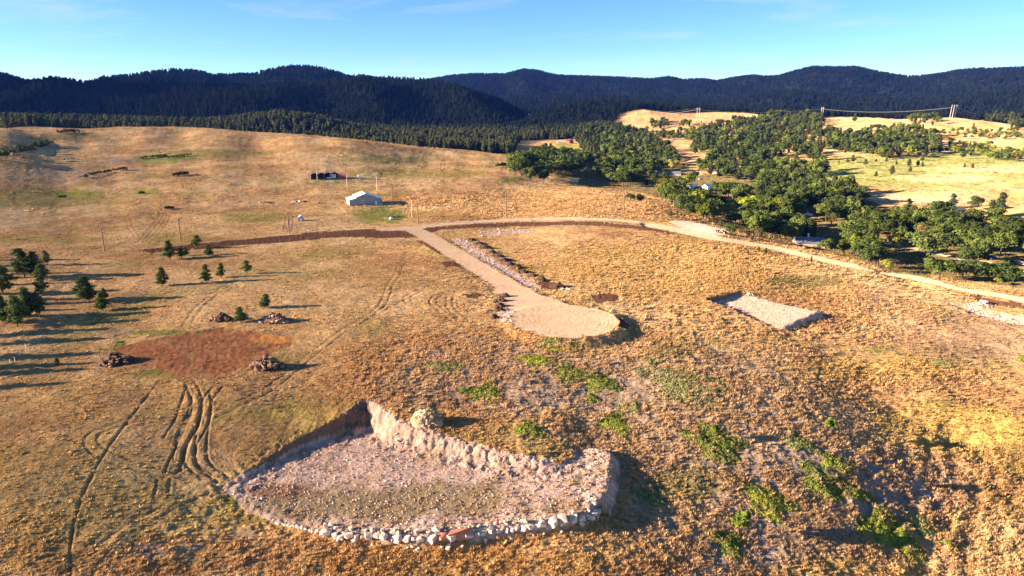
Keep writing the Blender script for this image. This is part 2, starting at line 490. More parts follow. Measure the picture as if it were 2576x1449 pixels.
# --- wheel ruts pressed into the grass
RUTS = [
 ([(1091,635),(1050,645),(1011,663),(1000,690),(982,715),(961,767),(915,803),(871,829),(800,880),(740,930),(667,984),(600,1015),(518,1055)], 1, .9, 1),
 ([(1189,707),(1120,713),(1065,728),(1026,746),(977,770),(930,800)], 1, .8, 1),
 ([(1060,727),(1028,744),(1024,753),(1034,765),(1055,769)], 1, .9, 1),
 ([(1150,735),(1105,742),(1088,759),(1106,777),(1143,806)], 1, 1.0, 1),
 ([(1180,748),(1140,745),(1130,753),(1135,777),(1166,803)], 1, 1.0, 1),
 ([(1205,760),(1165,756),(1158,764),(1170,785)], 1, .7, 1),
 ([(1225,768),(1195,762),(1185,772)], 1, .6, 1),
 ([(477,963),(497,1007),(492,1041),(466,1103),(440,1160),(430,1190)], 1, 1.3, 0),
 ([(515,989),(518,1025),(505,1077),(479,1124),(482,1165),(520,1200)], 1, 1.5, 0),
 ([(549,971),(521,1007),(513,1064),(505,1116),(510,1165),(560,1205)], 1, 1.5, 0),
 ([(469,974),(451,1025),(438,1059),(412,1100)], 0, 1.2, 0),
 ([(484,994),(474,1033),(446,1098),(435,1155)], 0, 1.2, 0),
 ([(500,978),(508,1020),(498,1075),(462,1130),(455,1185)], 0, 1.1, 0),
 ([(400,958),(335,1043),(270,1130),(225,1210),(200,1270),(180,1350),(176,1449)], 0, 1.2, 0),
 ([(330,1052),(260,1075),(222,1092),(212,1113),(232,1140),(300,1172),(420,1200)], 0, 1.0, 0),
 ([(345,1060),(270,1083),(246,1098),(250,1118),(280,1137),(360,1165),(440,1190)], 0, 1.0, 0),
 ([(560,1212),(480,1250),(380,1300),(280,1360),(210,1449)], 1, .6, 1),
 ([(412,1205),(405,1248)], 1, .9, 1),
 ([(466,821),(518,757),(591,705),(640,680)], 1, .8, 1),
 ([(560,830),(600,790)], 1, .4, 1),
 ([(410,535),(385,570),(350,612)], 1, 1.1, 1), ([(425,540),(405,575),(370,610)], 1, .8, 1),
 ([(322,548),(330,575),(350,600)], 1, .7, 1),
 ([(985,477),(1005,500),(1045,538),(1110,553)], 1, 1.3, 1), ([(1045,535),(1080,545),(1140,548)], 1, .8, 1),
 ([(462,452),(468,475)], 1, 1.2, 1), ([(490,450),(475,478)], 1, 1.2, 1),
 ([(500,845),(300,900)], 0, .3, 0),
 ([(1690,770),(1688,830),(1690,872)], 0, .7, 0), ([(1712,775),(1715,830),(1712,875)], 0, .7, 0), ([(1650,752),(1665,790),(1672,830)], 0, .5, 0),
 ([(2068,895),(2062,930),(2050,980)], 0, .9, 0),
 ([(2060,795),(2200,835),(2350,865),(2575,900)], 1, .6, 0),
 ([(1930,745),(2100,748),(2280,765),(2400,785)], 1, .5, 0),
 ([(925,900),(905,960),(870,1010),(700,1130),(590,1215)], 1, .6, 0),
 ([(905,880),(930,930),(915,1000)], 0, .5, 0),
 ([(1600,1180),(1640,1215),(1660,1250)], 0, .9, 0), ([(1590,1200),(1625,1245)], 0, .8, 0),
 ([(960,1100),(975,1449)], 0, 0.0, 0),
 ([(640,690),(760,640),(860,620)], 0, .8, 0), ([(210,830),(330,760),(420,730),(560,700)], 0, .6, 0),
 ([(265,635),(345,632)], 0, .6, 0), ([(700,980),(680,1050)], 0, .4, 0),
]
RUT = np.zeros((NA, NR))
for pts, dbl, k, _ in RUTS:
    if k == 0: continue
    line = smooth_line(W(pts), 5)
    offs = (-1.0, 1.0) if dbl else (0.0,)
    tan = np.gradient(line, axis=0); tan /= np.linalg.norm(tan, axis=1)[:, None] + 1e-9
    nrm = np.stack([-tan[:, 1], tan[:, 0]], 1)
    for o in offs:
        L = line + nrm * o
        b = near_box(L, 2.5)
        d, _, _ = seg_dist(GX[b], GY[b], L)
        wid = 0.17 + 0.0007 * RR[b]
        brk = 0.5 + 0.5 * sstep(-0.3, 0.3, fbm(GX[b] / 3.5, GY[b] / 3.5, 55, 3))
        wid = wid * (.75 + .6 * sstep(-.4, .4, fbm(GX[b] / 5, GY[b] / 5, 58, 2)))
        g = np.exp(-(d / wid) ** 2) * k * brk
        rim = np.exp(-((d - 2.0 * wid) / wid) ** 2) * k * brk
        free = (REG[b] == 0)
        GZ[b] += (-0.17 * g + 0.03 * rim) * free
        RUT[b] = np.maximum(RUT[b], g * free)

gl = smooth_line(W([(2090,950),(2140,985),(2240,1025),(2350,1078),(2460,1132),(2600,1205),(2700,1250)]), 5)
b = near_box(gl, 40)
d, pos, side = seg_dist(GX[b], GY[b], gl)
GZ[b] += (REG[b] == 0) * sstep(0, 6, pos) * (-.6 * np.exp(-(d / 5.5) ** 2) + np.where(side > 0, .7 * np.exp(-((d - 14) / 10) ** 2), 0)) * (.5 + .5 * sstep(-.3, .3, fbm(GX[b] / 12, GY[b] / 12, 57, 2)))
# --- hummocks, furrows and tussock relief
grassy = (REG == 0)
GPX, GPY = to_pix(GX, GY, ZB)
def blob(cx, cy, rx, ry, soft=0.5):
    q = ((GPX - cx) / rx) ** 2 + ((GPY - cy) / ry) ** 2
    return 1 - sstep(1 - soft, 1 + soft, q)
rough = np.clip(blob(1800, 1100, 800, 380, .6) + blob(1250, 960, 420, 130, .6) + blob(1900, 720, 700, 130, .6) + blob(900, 1420, 700, 110, .6) + blob(2450, 1350, 420, 300, .6) + .6 * blob(450, 1400, 600, 170, .6) + blob(1500, 520, 600, 40, .6), 0, 1)
rough = rough * (1 - .65 * blob(2380, 1050, 300, 80, .6)) * (1 - .4 * blob(2050, 900, 300, 50, .6))
cx_, sx_ = math.cos(R(-38)), math.sin(R(-38))
fa = (GX * cx_ + GY * sx_); fb = (-GX * sx_ + GY * cx_)
furrow = blob(2350, 1280, 260, 220, .7)
rl = np.exp(-((RR - 60) / 420) ** 2)
GZ += grassy * rl * (fbm(GX / 3.2, GY / 3.2, 12, 3) * (0.14 + 0.24 * rough) + fbm(GX / 0.95, GY / 0.95, 14, 2) * (0.05 + 0.08 * rough) + furrow * fbm(fa / 2.6, fb / 11, 15, 2) * 0.55)
GZ += (REG == 0) * (RR > 330) * fbm(GX / 9, GY / 9, 16, 3) * 0.55 * sstep(330, 500, RR)
_sl = np.abs(np.gradient(GZ, axis=1) / np.maximum(np.gradient(RR, axis=1), .05))
GZ += (REG == PAD) * sstep(.25, .6, _sl) * (.45 * fbm(GX / .9, GY / .9, 18, 3) + .35 * np.abs(fbm(GX / 2.4, GY / 2.4, 19, 2)))
GZ += (REG == ROAD) * 0.05 * fbm(GX / 1.2, GY / 1.2, 17, 2)

# ------------------------------------------------------------------ colour of the ground
C = lambda *a: np.array(a, float)
def mixc(a, bcol, t):
    return a * (1 - t[..., None]) + bcol * t[..., None]
n60, n15, n4 = fbm(GX / 60, GY / 60, 101, 3), fbm(GX / 14, GY / 14, 102, 3), fbm(GX / 3.5, GY / 3.5, 103, 3)
gold, pale, brown, olive, lilac, green = C(.485,.295,.130), C(.57,.39,.20), C(.315,.170,.076), C(.27,.215,.060), C(.315,.235,.180), C(.12,.155,.03)
colr = np.broadcast_to(gold, (NA, NR, 3)).copy()
colr = mixc(colr, pale, sstep(-.1, .5, n60 + .5 * n15) * .75)
colr = mixc(colr, brown, sstep(.05, .45, -n60 + .7 * n15) * .6)
colr = mixc(colr, brown, sstep(.1, .5, n4) * .35)
colr = mixc(colr, olive, sstep(.1, .5, fbm(GX / 33, GY / 33, 105, 3)) * .55)
farf = sstep(300, 520, RR)
colr = mixc(colr, brown, sstep(.12, .42, fbm(GX / 30, GY / 48, 131, 4)) * .62 * farf)
colr = mixc(colr, pale, sstep(.10, .40, fbm(GX / 26, GY / 40, 132, 4)) * .60 * farf)
colr = mixc(colr, olive, sstep(.22, .5, fbm(GX / 42, GY / 60, 133, 4)) * .6 * farf)
nw = fbm(GX / 8, GY / 8, 107, 3) * 1.2
def stain(cx, cy, rx, ry, c, k, soft=.6):
    global colr
    q = ((GPX - cx) / rx) ** 2 + ((GPY - cy) / ry) ** 2 + nw
    colr = mixc(colr, c, (1 - sstep(1 - soft, 1 + soft, q)) * k)
STAINS = [
 (100,500,190,24,olive,.75),(190,488,60,8,C(.27,.27,.05),.8),(420,398,75,8,green,.75),(390,407,60,5,C(.2,.22,.05),.8),(372,484,36,8,C(.27,.27,.05),.8),(640,548,80,13,olive,.85),(955,541,66,24,C(.2,.2,.045),.9),
 (170,345,90,8,olive,.7),(560,385,150,9,C(.25,.2,.06),.8),(980,402,120,9,olive,.8),(1010,378,90,5,brown,.6),(1040,436,170,12,olive,.65),(1285,453,34,6,green,.7),(110,602,180,9,olive,.6),(440,600,90,16,olive,.5),(850,457,100,9,olive,.55),(300,405,40,9,C(.25,.18,.15),.8),(170,438,70,14,C(.3,.21,.15),.7),
 (750,375,140,9,brown,.55),(620,400,120,6,brown,.5),(250,455,60,7,brown,.6),(900,500,80,5,brown,.4),
 (2250,432,330,42,C(.225,.235,.075),.95),(2480,395,170,22,C(.22,.23,.07),.95),(2380,448,120,10,pale,.85),(2480,425,150,10,pale,.7),(2200,503,240,12,C(.52,.37,.22),.8),(1420,377,70,14,C(.36,.33,.07),.95),(1350,388,90,6,C(.34,.3,.1),.8),
 (150,1250,330,170,C(.36,.245,.075),.45),(330,1330,320,110,C(.33,.225,.070),.45),(300,1000,300,60,C(.43,.27,.10),.5),(760,1060,150,60,C(.29,.22,.058),.6),(640,1110,130,60,brown,.6),(880,990,120,50,brown,.5),(520,1400,420,50,brown,.55),(1150,1420,380,40,C(.40,.235,.075),.6),
 (720,690,160,26,C(.44,.29,.12),.7),(960,700,160,30,C(.33,.2,.085),.5),
 (1300,950,300,95,lilac,.72),(1750,1060,330,170,lilac,.62),(2050,1250,260,170,lilac,.68),(1850,1370,170,80,lilac,.75),(2250,1220,170,80,lilac,.72),(1650,1300,80,60,lilac,.55),(2420,850,190,66,C(.31,.2,.14),.55),(2250,760,120,30,C(.33,.22,.13),.5),(1450,560,150,14,lilac,.3),(370,1385,45,18,lilac,.75),(480,1375,25,8,lilac,.6),(620,1345,30,10,lilac,.6),
 (1700,680,300,70,C(.47,.30,.10),.6),(2420,1080,210,60,C(.50,.335,.095),.8),(2200,930,200,35,C(.48,.31,.09),.6),(1160,630,130,18,C(.5,.33,.115),.7),(2100,1480,200,80,C(.45,.29,.085),.6),
 (2030,708,90,16,C(.19,.16,.055),.85),(1690,884,70,14,C(.18,.17,.05),.7),(1720,1220,90,40,C(.20,.18,.045),.6),(2290,1330,60,30,C(.2,.19,.045),.5),(2200,880,30,8,olive,.8),(2360,1020,40,10,olive,.6),(2550,1180,70,20,olive,.6),
 (590,1245,30,30,C(.13,.15,.03),.85),(660,1310,60,9,C(.16,.16,.035),.7),(300,880,20,26,C(.2,.2,.045),.8),(430,940,90,10,C(.2,.19,.045),.7),(440,838,110,7,C(.19,.19,.045),.8),(650,905,90,10,C(.24,.2,.05),.7),
 (340,740,40,12,C(.27,.2,.14),.5),(290,835,36,14,C(.27,.19,.13),.5),(330,1000,60,30,C(.3,.18,.1),.5),(760,570,60,18,C(.42,.28,.15),.7),(850,560,60,20,C(.43,.28,.14),.7),
]
for s in STAINS:
    stain(*s)
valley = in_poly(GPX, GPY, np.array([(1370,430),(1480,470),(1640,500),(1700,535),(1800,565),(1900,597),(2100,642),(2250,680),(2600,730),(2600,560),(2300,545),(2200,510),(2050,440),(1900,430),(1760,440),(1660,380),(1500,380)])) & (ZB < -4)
colr = mixc(colr, C(.15,.13,.052), valley * (.85 + .15 * np.clip(n15, -1, 1)))  # valley floor darkened, its shade put into the ground colour
colr = mixc(colr, C(.12,.12,.045), (in_poly(GPX, GPY, np.array([(2130,610),(2330,640),(2340,705),(2230,690),(2150,640)]))) * .8)  # shaded meadow: the shade is painted into the ground here
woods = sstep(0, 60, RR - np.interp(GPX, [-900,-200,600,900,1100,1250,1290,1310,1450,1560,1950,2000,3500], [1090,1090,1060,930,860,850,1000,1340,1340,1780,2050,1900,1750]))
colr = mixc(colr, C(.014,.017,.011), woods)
colr = mixc(colr, C(.22,.125,.05), np.clip(RUT, 0, 1) * .7 * (0.6 + .4 * np.clip(n4 + .5, 0, 1)))
cn = fbm(GX / 0.8, GY / 0.8, 111, 3)
def region_colour(reg, base, alt, k, alt2=None, k2=0, sc=4, seed=120):
    global colr
    m = REG == reg
    c = np.broadcast_to(base, (NA, NR, 3))
    c = mixc(c, alt, sstep(-.15, .45, fbm(GX / sc, GY / sc, seed, 3)) * k)
    if alt2 is not None:
        c = mixc(c, alt2, sstep(.05, .4, fbm(GX / (sc * 2), GY / (sc * 2), seed + 5, 3)) * k2)
    colr = np.where(m[..., None], c * (1 + .25 * cn[..., None]), colr)
region_colour(ROAD, C(.45,.315,.205), C(.385,.255,.155), .6, C(.49,.36,.25), .5, 5, 121)
region_colour(PAD, C(.53,.37,.29), C(.33,.215,.155), .7, C(.30,.20,.10), .6, 3, 131)
region_colour(PAD2, C(.51,.35,.265), C(.42,.28,.21), .6, None, 0, 2.5, 141)
region_colour(RED, C(.30,.125,.056), C(.20,.082,.040), .8, C(.34,.185,.085), .6, 4, 151)
m = (REG == RED) * sstep(.12, .4, fbm((GX * .94 + GY * .34) / 9, (GY * .94 - GX * .34) / 1.1, 153, 3))
colr = mixc(colr, C(.13,.06,.035), m * .7)
m = (REG == RED) * sstep(.2, .5, fbm(GX / 5, GY / 5, 155, 3))
colr = mixc(colr, C(.22,.18,.07), m * .6)
GZ += (REG == RED) * .18 * fbm(GX / 1.3, GY / 1.3, 157, 3)
region_colour(SOIL, C(.115,.055,.032), C(.075,.038,.026), .8, C(.16,.085,.05), .4, 2.5, 161)
region_colour(LOT, C(.55,.39,.31), C(.46,.32,.24), .6, None, 0, 4, 171)
region_colour(LANE, C(.42,.30,.20), C(.34,.24,.15), .6, None, 0, 4, 181)
region_colour(VERGE, C(.50,.36,.30), C(.27,.18,.12), .9, C(.36,.22,.10), .7, 2.2, 191)
region_colour(WASH, C(.52,.38,.30), C(.36,.25,.18), .8, None, 0, 3, 201)
# turning marks on the circle, grass slips along its back
dB = np.hypot(GX - bulb_c[0], GY - bulb_c[1])
mB = (REG == ROAD) & (dB < 15.5)
ring = np.sin(dB * 5.2 + fbm(GX / 5, GY / 5, 211, 2) * 2.5)
part = sstep(-.1, .4, fbm(GX / 7, GY / 7, 213, 2) + .25 * (GX > bulb_c[0]))
colr = np.where(mB[..., None], colr * (1 + .07 * (ring * part)[..., None]), colr)
GZ += mB * 0.03 * ring * part
slip = sstep(.30, .42, fbm(GX / 1.4, GY / .55, 215, 2)) * mB * sstep(4, 9, dB)
colr = mixc(colr, C(.17,.15,.06), slip * .75)
# orange bank at the right end of the red pad, grassy flecks in the middle of the rubble pad
m = (REG == RED) * (1 - sstep(.4, 1.4, ((GPX - 690) / 75) ** 2 + ((GPY - 851) / 12) ** 2 + .6 * nw))
colr = mixc(colr, C(.46,.20,.055), m * .9)
m = (REG == PAD) * (1 - sstep(.3, 1.5, ((GPX - 1000) / 360) ** 2 + ((GPY - 1270) / 55) ** 2 + nw)) 
colr = mixc(colr, C(.23,.165,.075), m * .8)
m = (REG == PAD) * sstep(.15, .45, fbm(GX / 4.5, GY / 4.5, 217, 4)) * (GZ < PAD_Z + .6)
colr = mixc(colr, C(.20,.155,.07), m * .6)
m = (REG == PAD) * np.maximum(1 - sstep(.5, 1.4, ((GPX - 690) / 80) ** 2 + ((GPY - 1232) / 22) ** 2 + nw * .6), 0)
colr = mixc(colr, C(.20,.095,.05), m * .8)
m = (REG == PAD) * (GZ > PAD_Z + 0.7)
colr = mixc(colr, np.where((GPX < 930)[..., None], C(.11,.07,.042), C(.56,.37,.27)), m * .8)  # left bank: dark soil with the bank's own shade added to the colour
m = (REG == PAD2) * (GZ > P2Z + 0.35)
colr = mixc(colr, C(.14,.10,.075), m * .8)  # cut bank: dark soil tone that also holds the bank's shade
colr = np.clip(colr, 0.005, 0.8)

# ------------------------------------------------------------------ materials
def nodes(name):
    m = bpy.data.materials.new(name)
    m.use_nodes = True
    nt = m.node_tree
    nt.nodes.clear()
    out = nt.nodes.new('ShaderNodeOutputMaterial')
    return m, nt, out

def N(nt, kind, **kw):
    n = nt.nodes.new(kind)
    for k, v in kw.items():
        if k in n.inputs: n.inputs[k].default_value = v
        else: setattr(n, k, v)
    return n

def mat_ground(name, bump=0.10, sc=1.1, var=0.35, rough=0.95, wide=()):
    m, nt, out = nodes(name)
    at = N(nt, 'ShaderNodeAttribute', attribute_name='col')
    g = N(nt, 'ShaderNodeNewGeometry')
    n1 = N(nt, 'ShaderNodeTexNoise', Scale=sc, Detail=6.0, Roughness=0.68)
    nt.links.new(g.outputs['Position'], n1.inputs['Vector'])
    mr = N(nt, 'ShaderNodeMapRange')
    mr.inputs['From Min'].default_value = .25; mr.inputs['From Max'].default_value = .75
    mr.inputs['To Min'].default_value = 1 - var; mr.inputs['To Max'].default_value = 1 + var
    nt.links.new(n1.outputs['Fac'], mr.inputs['Value'])
    mul = N(nt, 'ShaderNodeVectorMath', operation='SCALE')
    nt.links.new(at.outputs['Color'], mul.inputs[0]); nt.links.new(mr.outputs['Result'], mul.inputs['Scale'])
    bs = N(nt, 'ShaderNodeBsdfDiffuse', Roughness=rough)
    last, nrm = mul, None
    for (s2, v2, b2) in wide:
        n2 = N(nt, 'ShaderNodeTexNoise', Scale=s2, Detail=7.0, Roughness=0.72, Distortion=0.6)
        nt.links.new(g.outputs['Position'], n2.inputs['Vector'])
        m2 = N(nt, 'ShaderNodeMapRange')
        m2.inputs['From Min'].default_value = .32; m2.inputs['From Max'].default_value = .68
        m2.inputs['To Min'].default_value = 1 - v2; m2.inputs['To Max'].default_value = 1 + v2 * .8
        nt.links.new(n2.outputs['Fac'], m2.inputs['Value'])
        mm = N(nt, 'ShaderNodeVectorMath', operation='SCALE')
        nt.links.new(last.outputs['Vector'], mm.inputs[0]); nt.links.new(m2.outputs['Result'], mm.inputs['Scale'])
        last = mm
        if b2:
            bq = N(nt, 'ShaderNodeBump', Strength=1.0, Distance=b2)
            nt.links.new(n2.outputs['Fac'], bq.inputs['Height'])
            if nrm: nt.links.new(nrm.outputs['Normal'], bq.inputs['Normal'])
            nrm = bq
    nt.links.new(last.outputs['Vector'], bs.inputs['Color'])
    bp = N(nt, 'ShaderNodeBump', Strength=1.0, Distance=bump)
    nt.links.new(n1.outputs['Fac'], bp.inputs['Height'])
    if nrm: nt.links.new(nrm.outputs['Normal'], bp.inputs['Normal'])
    nt.links.new(bp.outputs['Normal'], bs.inputs['Normal'])
    nt.links.new(bs.outputs['BSDF'], out.inputs['Surface'])
    return m

def mat_plain(name, c, rough=0.7, metal=0.0, var=0.15, sc=3.0, bump=0.0, spec=0.3, local=True):
    m, nt, out = nodes(name)
    tc = N(nt, 'ShaderNodeTexCoord')
    n1 = N(nt, 'ShaderNodeTexNoise', Scale=sc, Detail=5.0, Roughness=0.65)
    nt.links.new(tc.outputs['Object'], n1.inputs['Vector'])
    mr = N(nt, 'ShaderNodeMapRange')
    mr.inputs['From Min'].default_value = .25; mr.inputs['From Max'].default_value = .75
    mr.inputs['To Min'].default_value = 1 - var; mr.inputs['To Max'].default_value = 1 + var
    nt.links.new(n1.outputs['Fac'], mr.inputs['Value'])
    mul = N(nt, 'ShaderNodeVectorMath', operation='SCALE')
    mul.inputs[0].default_value = c
    nt.links.new(mr.outputs['Result'], mul.inputs['Scale'])
    bs = N(nt, 'ShaderNodeBsdfPrincipled', Roughness=rough, Metallic=metal)
    bs.inputs['Specular IOR Level'].default_value = spec
    nt.links.new(mul.outputs['Vector'], bs.inputs['Base Color'])
    if bump:
        bp = N(nt, 'ShaderNodeBump', Strength=1.0, Distance=bump)
        nt.links.new(n1.outputs['Fac'], bp.inputs['Height'])
        nt.links.new(bp.outputs['Normal'], bs.inputs['Normal'])
    nt.links.new(bs.outputs['BSDF'], out.inputs['Surface'])
    return m

def mat_leaf(name, source, trans=0.2, var=0.45, base=None):
    """source: 'object' takes the object's colour, 'instancer' the scattered point's colour"""
    m, nt, out = nodes(name)
    if source == 'object':
        src = N(nt, 'ShaderNodeObjectInfo').outputs['Color']
    else:
        src = N(nt, 'ShaderNodeAttribute', attribute_name='col', attribute_type='INSTANCER').outputs['Color']
    tc = N(nt, 'ShaderNodeTexCoord')
    n1 = N(nt, 'ShaderNodeTexNoise', Scale=0.9, Detail=4.0, Roughness=0.7)
    nt.links.new(tc.outputs['Object'], n1.inputs['Vector'])
    mr = N(nt, 'ShaderNodeMapRange')
    mr.inputs['From Min'].default_value = .3; mr.inputs['From Max'].default_value = .7
    mr.inputs['To Min'].default_value = 1 - var; mr.inputs['To Max'].default_value = 1 + var
    nt.links.new(n1.outputs['Fac'], mr.inputs['Value'])
    mul = N(nt, 'ShaderNodeVectorMath', operation='SCALE')
    nt.links.new(src, mul.inputs[0]); nt.links.new(mr.outputs['Result'], mul.inputs['Scale'])
    d1 = N(nt, 'ShaderNodeBsdfDiffuse'); d2 = N(nt, 'ShaderNodeBsdfTranslucent')
    mx = N(nt, 'ShaderNodeMixShader', Fac=trans)
    nt.links.new(mul.outputs['Vector'], d1.inputs['Color']); nt.links.new(mul.outputs['Vector'], d2.inputs['Color'])
    nt.links.new(d1.outputs['BSDF'], mx.inputs[1]); nt.links.new(d2.outputs['BSDF'], mx.inputs[2])
    nt.links.new(mx.outputs['Shader'], out.inputs['Surface'])
    return m

M = dict(
 grass=mat_ground('dry_grass', 0.16, 1.3, .34, wide=((.17, .30, .9), (.035, .22, 1.6))), gravel=mat_ground('gravel', 0.06, 2.2, .22), rubble=mat_ground('rubble', 0.22, 1.6, .42),
 earth=mat_ground('earth', 0.14, 1.4, .35), woods=mat_ground('forest_floor', 2.5, 0.12, .4),
 leaf=mat_leaf('foliage', 'object'), leaf_i=mat_leaf('foliage_far', 'instancer'), blade=mat_leaf('grass_blades', 'instancer', .25, .25), rock_i=mat_leaf('scattered_stone', 'instancer', 0.0, .35),
 bark=mat_plain('bark', (.10,.065,.045), .9, var=.35, sc=4, bump=.05), rock=mat_plain('pale_boulder', (.60,.47,.37), .9, var=.3, sc=1.6, bump=.12),
 rock_red=mat_plain('red_boulder', (.42,.16,.09), .9, var=.3, sc=1.6, bump=.12), rock_tan=mat_plain('tan_rock', (.40,.27,.175), .9, var=.35, sc=1.6, bump=.1), rock_brown=mat_plain('brown_rock', (.21,.12,.075), .9, var=.4, sc=1.6, bump=.1),
 soil=mat_plain('heaped_soil', (.065,.034,.023), .95, var=.4, sc=1.8, bump=.2), soil_pale=mat_plain('heaped_tan_soil', (.42,.27,.16), .95, var=.4, sc=1.4, bump=.2),
 pole=mat_plain('weathered_pole', (.21,.135,.09), .85, var=.2), pole_grey=mat_plain('silvery_pole', (.50,.43,.36), .8, var=.15), pole_pale=mat_plain('pale_pole', (.60,.50,.45), .7, var=.1), white=mat_plain('white_paint', (.80,.79,.76), .45, var=.06),
 steel=mat_plain('grey_siding', (.25,.28,.30), .5, var=.07, sc=1.2), roof_white=mat_plain('white_roof_sheet', (.80,.80,.79), .38, var=.05), roof_blue=mat_plain('bluish_shingle', (.16,.18,.23), .8, var=.2),
 roof_dark=mat_plain('dark_roof', (.06,.06,.068), .8, var=.25), roof_red=mat_plain('dark_red_roof', (.13,.03,.03), .6, var=.2), wall_red=mat_plain('red_boards', (.33,.085,.05), .75, var=.2), dark=mat_plain('dark_timber', (.045,.036,.032), .9, var=.3),
 glass=mat_plain('window_glass', (.02,.025,.03), .1, var=.05, spec=.6), rubber=mat_plain('tyre_rubber', (.02,.02,.02), .8), wire=mat_plain('wire', (.55,.52,.46), .4, metal=.6, var=.05), tan=mat_plain('tan_wall', (.45,.36,.27), .8),
 blue=mat_plain('blue_paint', (.03,.09,.40), .35), carblack=mat_plain('dark_car_paint', (.03,.03,.035), .3), chimney=mat_plain('pale_chimney', (.62,.60,.57), .8), shedblue=mat_plain('blue_grey_shed', (.24,.27,.31), .6), concrete=mat_plain('tan_footing', (.42,.33,.22), .9),
)

# ------------------------------------------------------------------ object helpers
def tag(o, label=None, cat=None, group=None, kind=None):
    if label: o['label'] = label
    if cat: o['category'] = cat
    if group: o['group'] = group
    if kind: o['kind'] = kind
    return o

def mesh_np(name, V, Fc, smooth=False):
    """V (n,3); Fc (m,3) or (m,4)"""
    V, Fc = np.asarray(V, np.float32), np.asarray(Fc, np.int32)
    me = bpy.data.meshes.new(name)
    k = Fc.shape[1]
    me.vertices.add(len(V)); me.vertices.foreach_set('co', V.ravel())
    me.loops.add(len(Fc) * k); me.loops.foreach_set('vertex_index', Fc.ravel())
    me.polygons.add(len(Fc)); me.polygons.foreach_set('loop_start', np.arange(len(Fc), dtype=np.int32) * k)
    if smooth: me.polygons.foreach_set('use_smooth', np.ones(len(Fc), bool))
    me.update(calc_edges=True)
    return me

def link(name, me, m, parent=None, loc=(0, 0, 0), rotz=0.0, scale=None):
    o = bpy.data.objects.new(name, me)
    col.objects.link(o)
    if m is not None and len(me.materials) == 0: me.materials.append(m)
    if parent is not None: o.parent = parent
    o.location = loc
    if rotz: o.rotation_euler = (0, 0, rotz)
    if scale is not None: o.scale = scale if hasattr(scale, '__len__') else (scale,) * 3
    return o

def empty(name, loc, rotz=0.0, **t):
    o = bpy.data.objects.new(name, None)
    col.objects.link(o)
    o.empty_display_size = 0.5
    o.location = loc
    o.rotation_euler = (0, 0, rotz)
    return tag(o, **t)

class MB:
    """collects simple solids into one mesh"""
    def __init__(s): s.v, s.f = [], []
    def add(s, v, f):
        n = len(s.v); s.v += [tuple(p) for p in v]; s.f += [tuple(i + n for i in q) for q in f]; return s
    def box(s, x0, x1, y0, y1, z0, z1):
        return s.add([(x0,y0,z0),(x1,y0,z0),(x1,y1,z0),(x0,y1,z0),(x0,y0,z1),(x1,y0,z1),(x1,y1,z1),(x0,y1,z1)],
                     [(0,3,2,1),(4,5,6,7),(0,1,5,4),(1,2,6,5),(2,3,7,6),(3,0,4,7)])
    def tube(s, pts, r0, r1=None, n=8):
        pts = [Vector(p) for p in pts]; r1 = r0 if r1 is None else r1
        rings = []
        for i, p in enumerate(pts):
            t = (pts[min(i + 1, len(pts) - 1)] - pts[max(i - 1, 0)]).normalized()
            a = t.cross(Vector((0, 0, 1)) if abs(t.z) < .9 else Vector((1, 0, 0))).normalized(); bb = t.cross(a)
            rr = r0 + (r1 - r0) * i / max(1, len(pts) - 1)
            rings.append([p + (a * math.cos(2 * math.pi * k / n) + bb * math.sin(2 * math.pi * k / n)) * rr for k in range(n)])
        v = [q for ring in rings for q in ring]
        f = [(i * n + k, i * n + (k + 1) % n, (i + 1) * n + (k + 1) % n, (i + 1) * n + k) for i in range(len(pts) - 1) for k in range(n)]
        f += [tuple(range(n))[::-1], tuple(len(v) - n + k for k in range(n))]
        return s.add(v, f)
    def prism(s, prof, y0, y1):
        """profile in x,z pulled along y"""
        n = len(prof)
        v = [(x, y0, z) for x, z in prof] + [(x, y1, z) for x, z in prof]
        f = [tuple(range(n)), tuple(range(2 * n - 1, n - 1, -1))] + [(i, i + n, (i + 1) % n + n, (i + 1) % n) for i in range(n)]
        return s.add(v, f)
    def mesh(s, name):
        me = bpy.data.meshes.new(name); me.from_pydata(s.v, [], s.f); me.update(); return me
    def build(s, name, m, parent=None, **kw): return link(name, s.mesh(name), m, parent, **kw)

def ground_z(x, y): return float(h(x, y))
def at(px, py):
    p = hit(px, py)[0]
    return Vector((p[0], p[1], ground_z(p[0], p[1])))
def px_m(p):
    """metres per read-off pixel at a place"""
    d = p[1] * CP_ - (p[2] - CZ) * SP
    return d / F

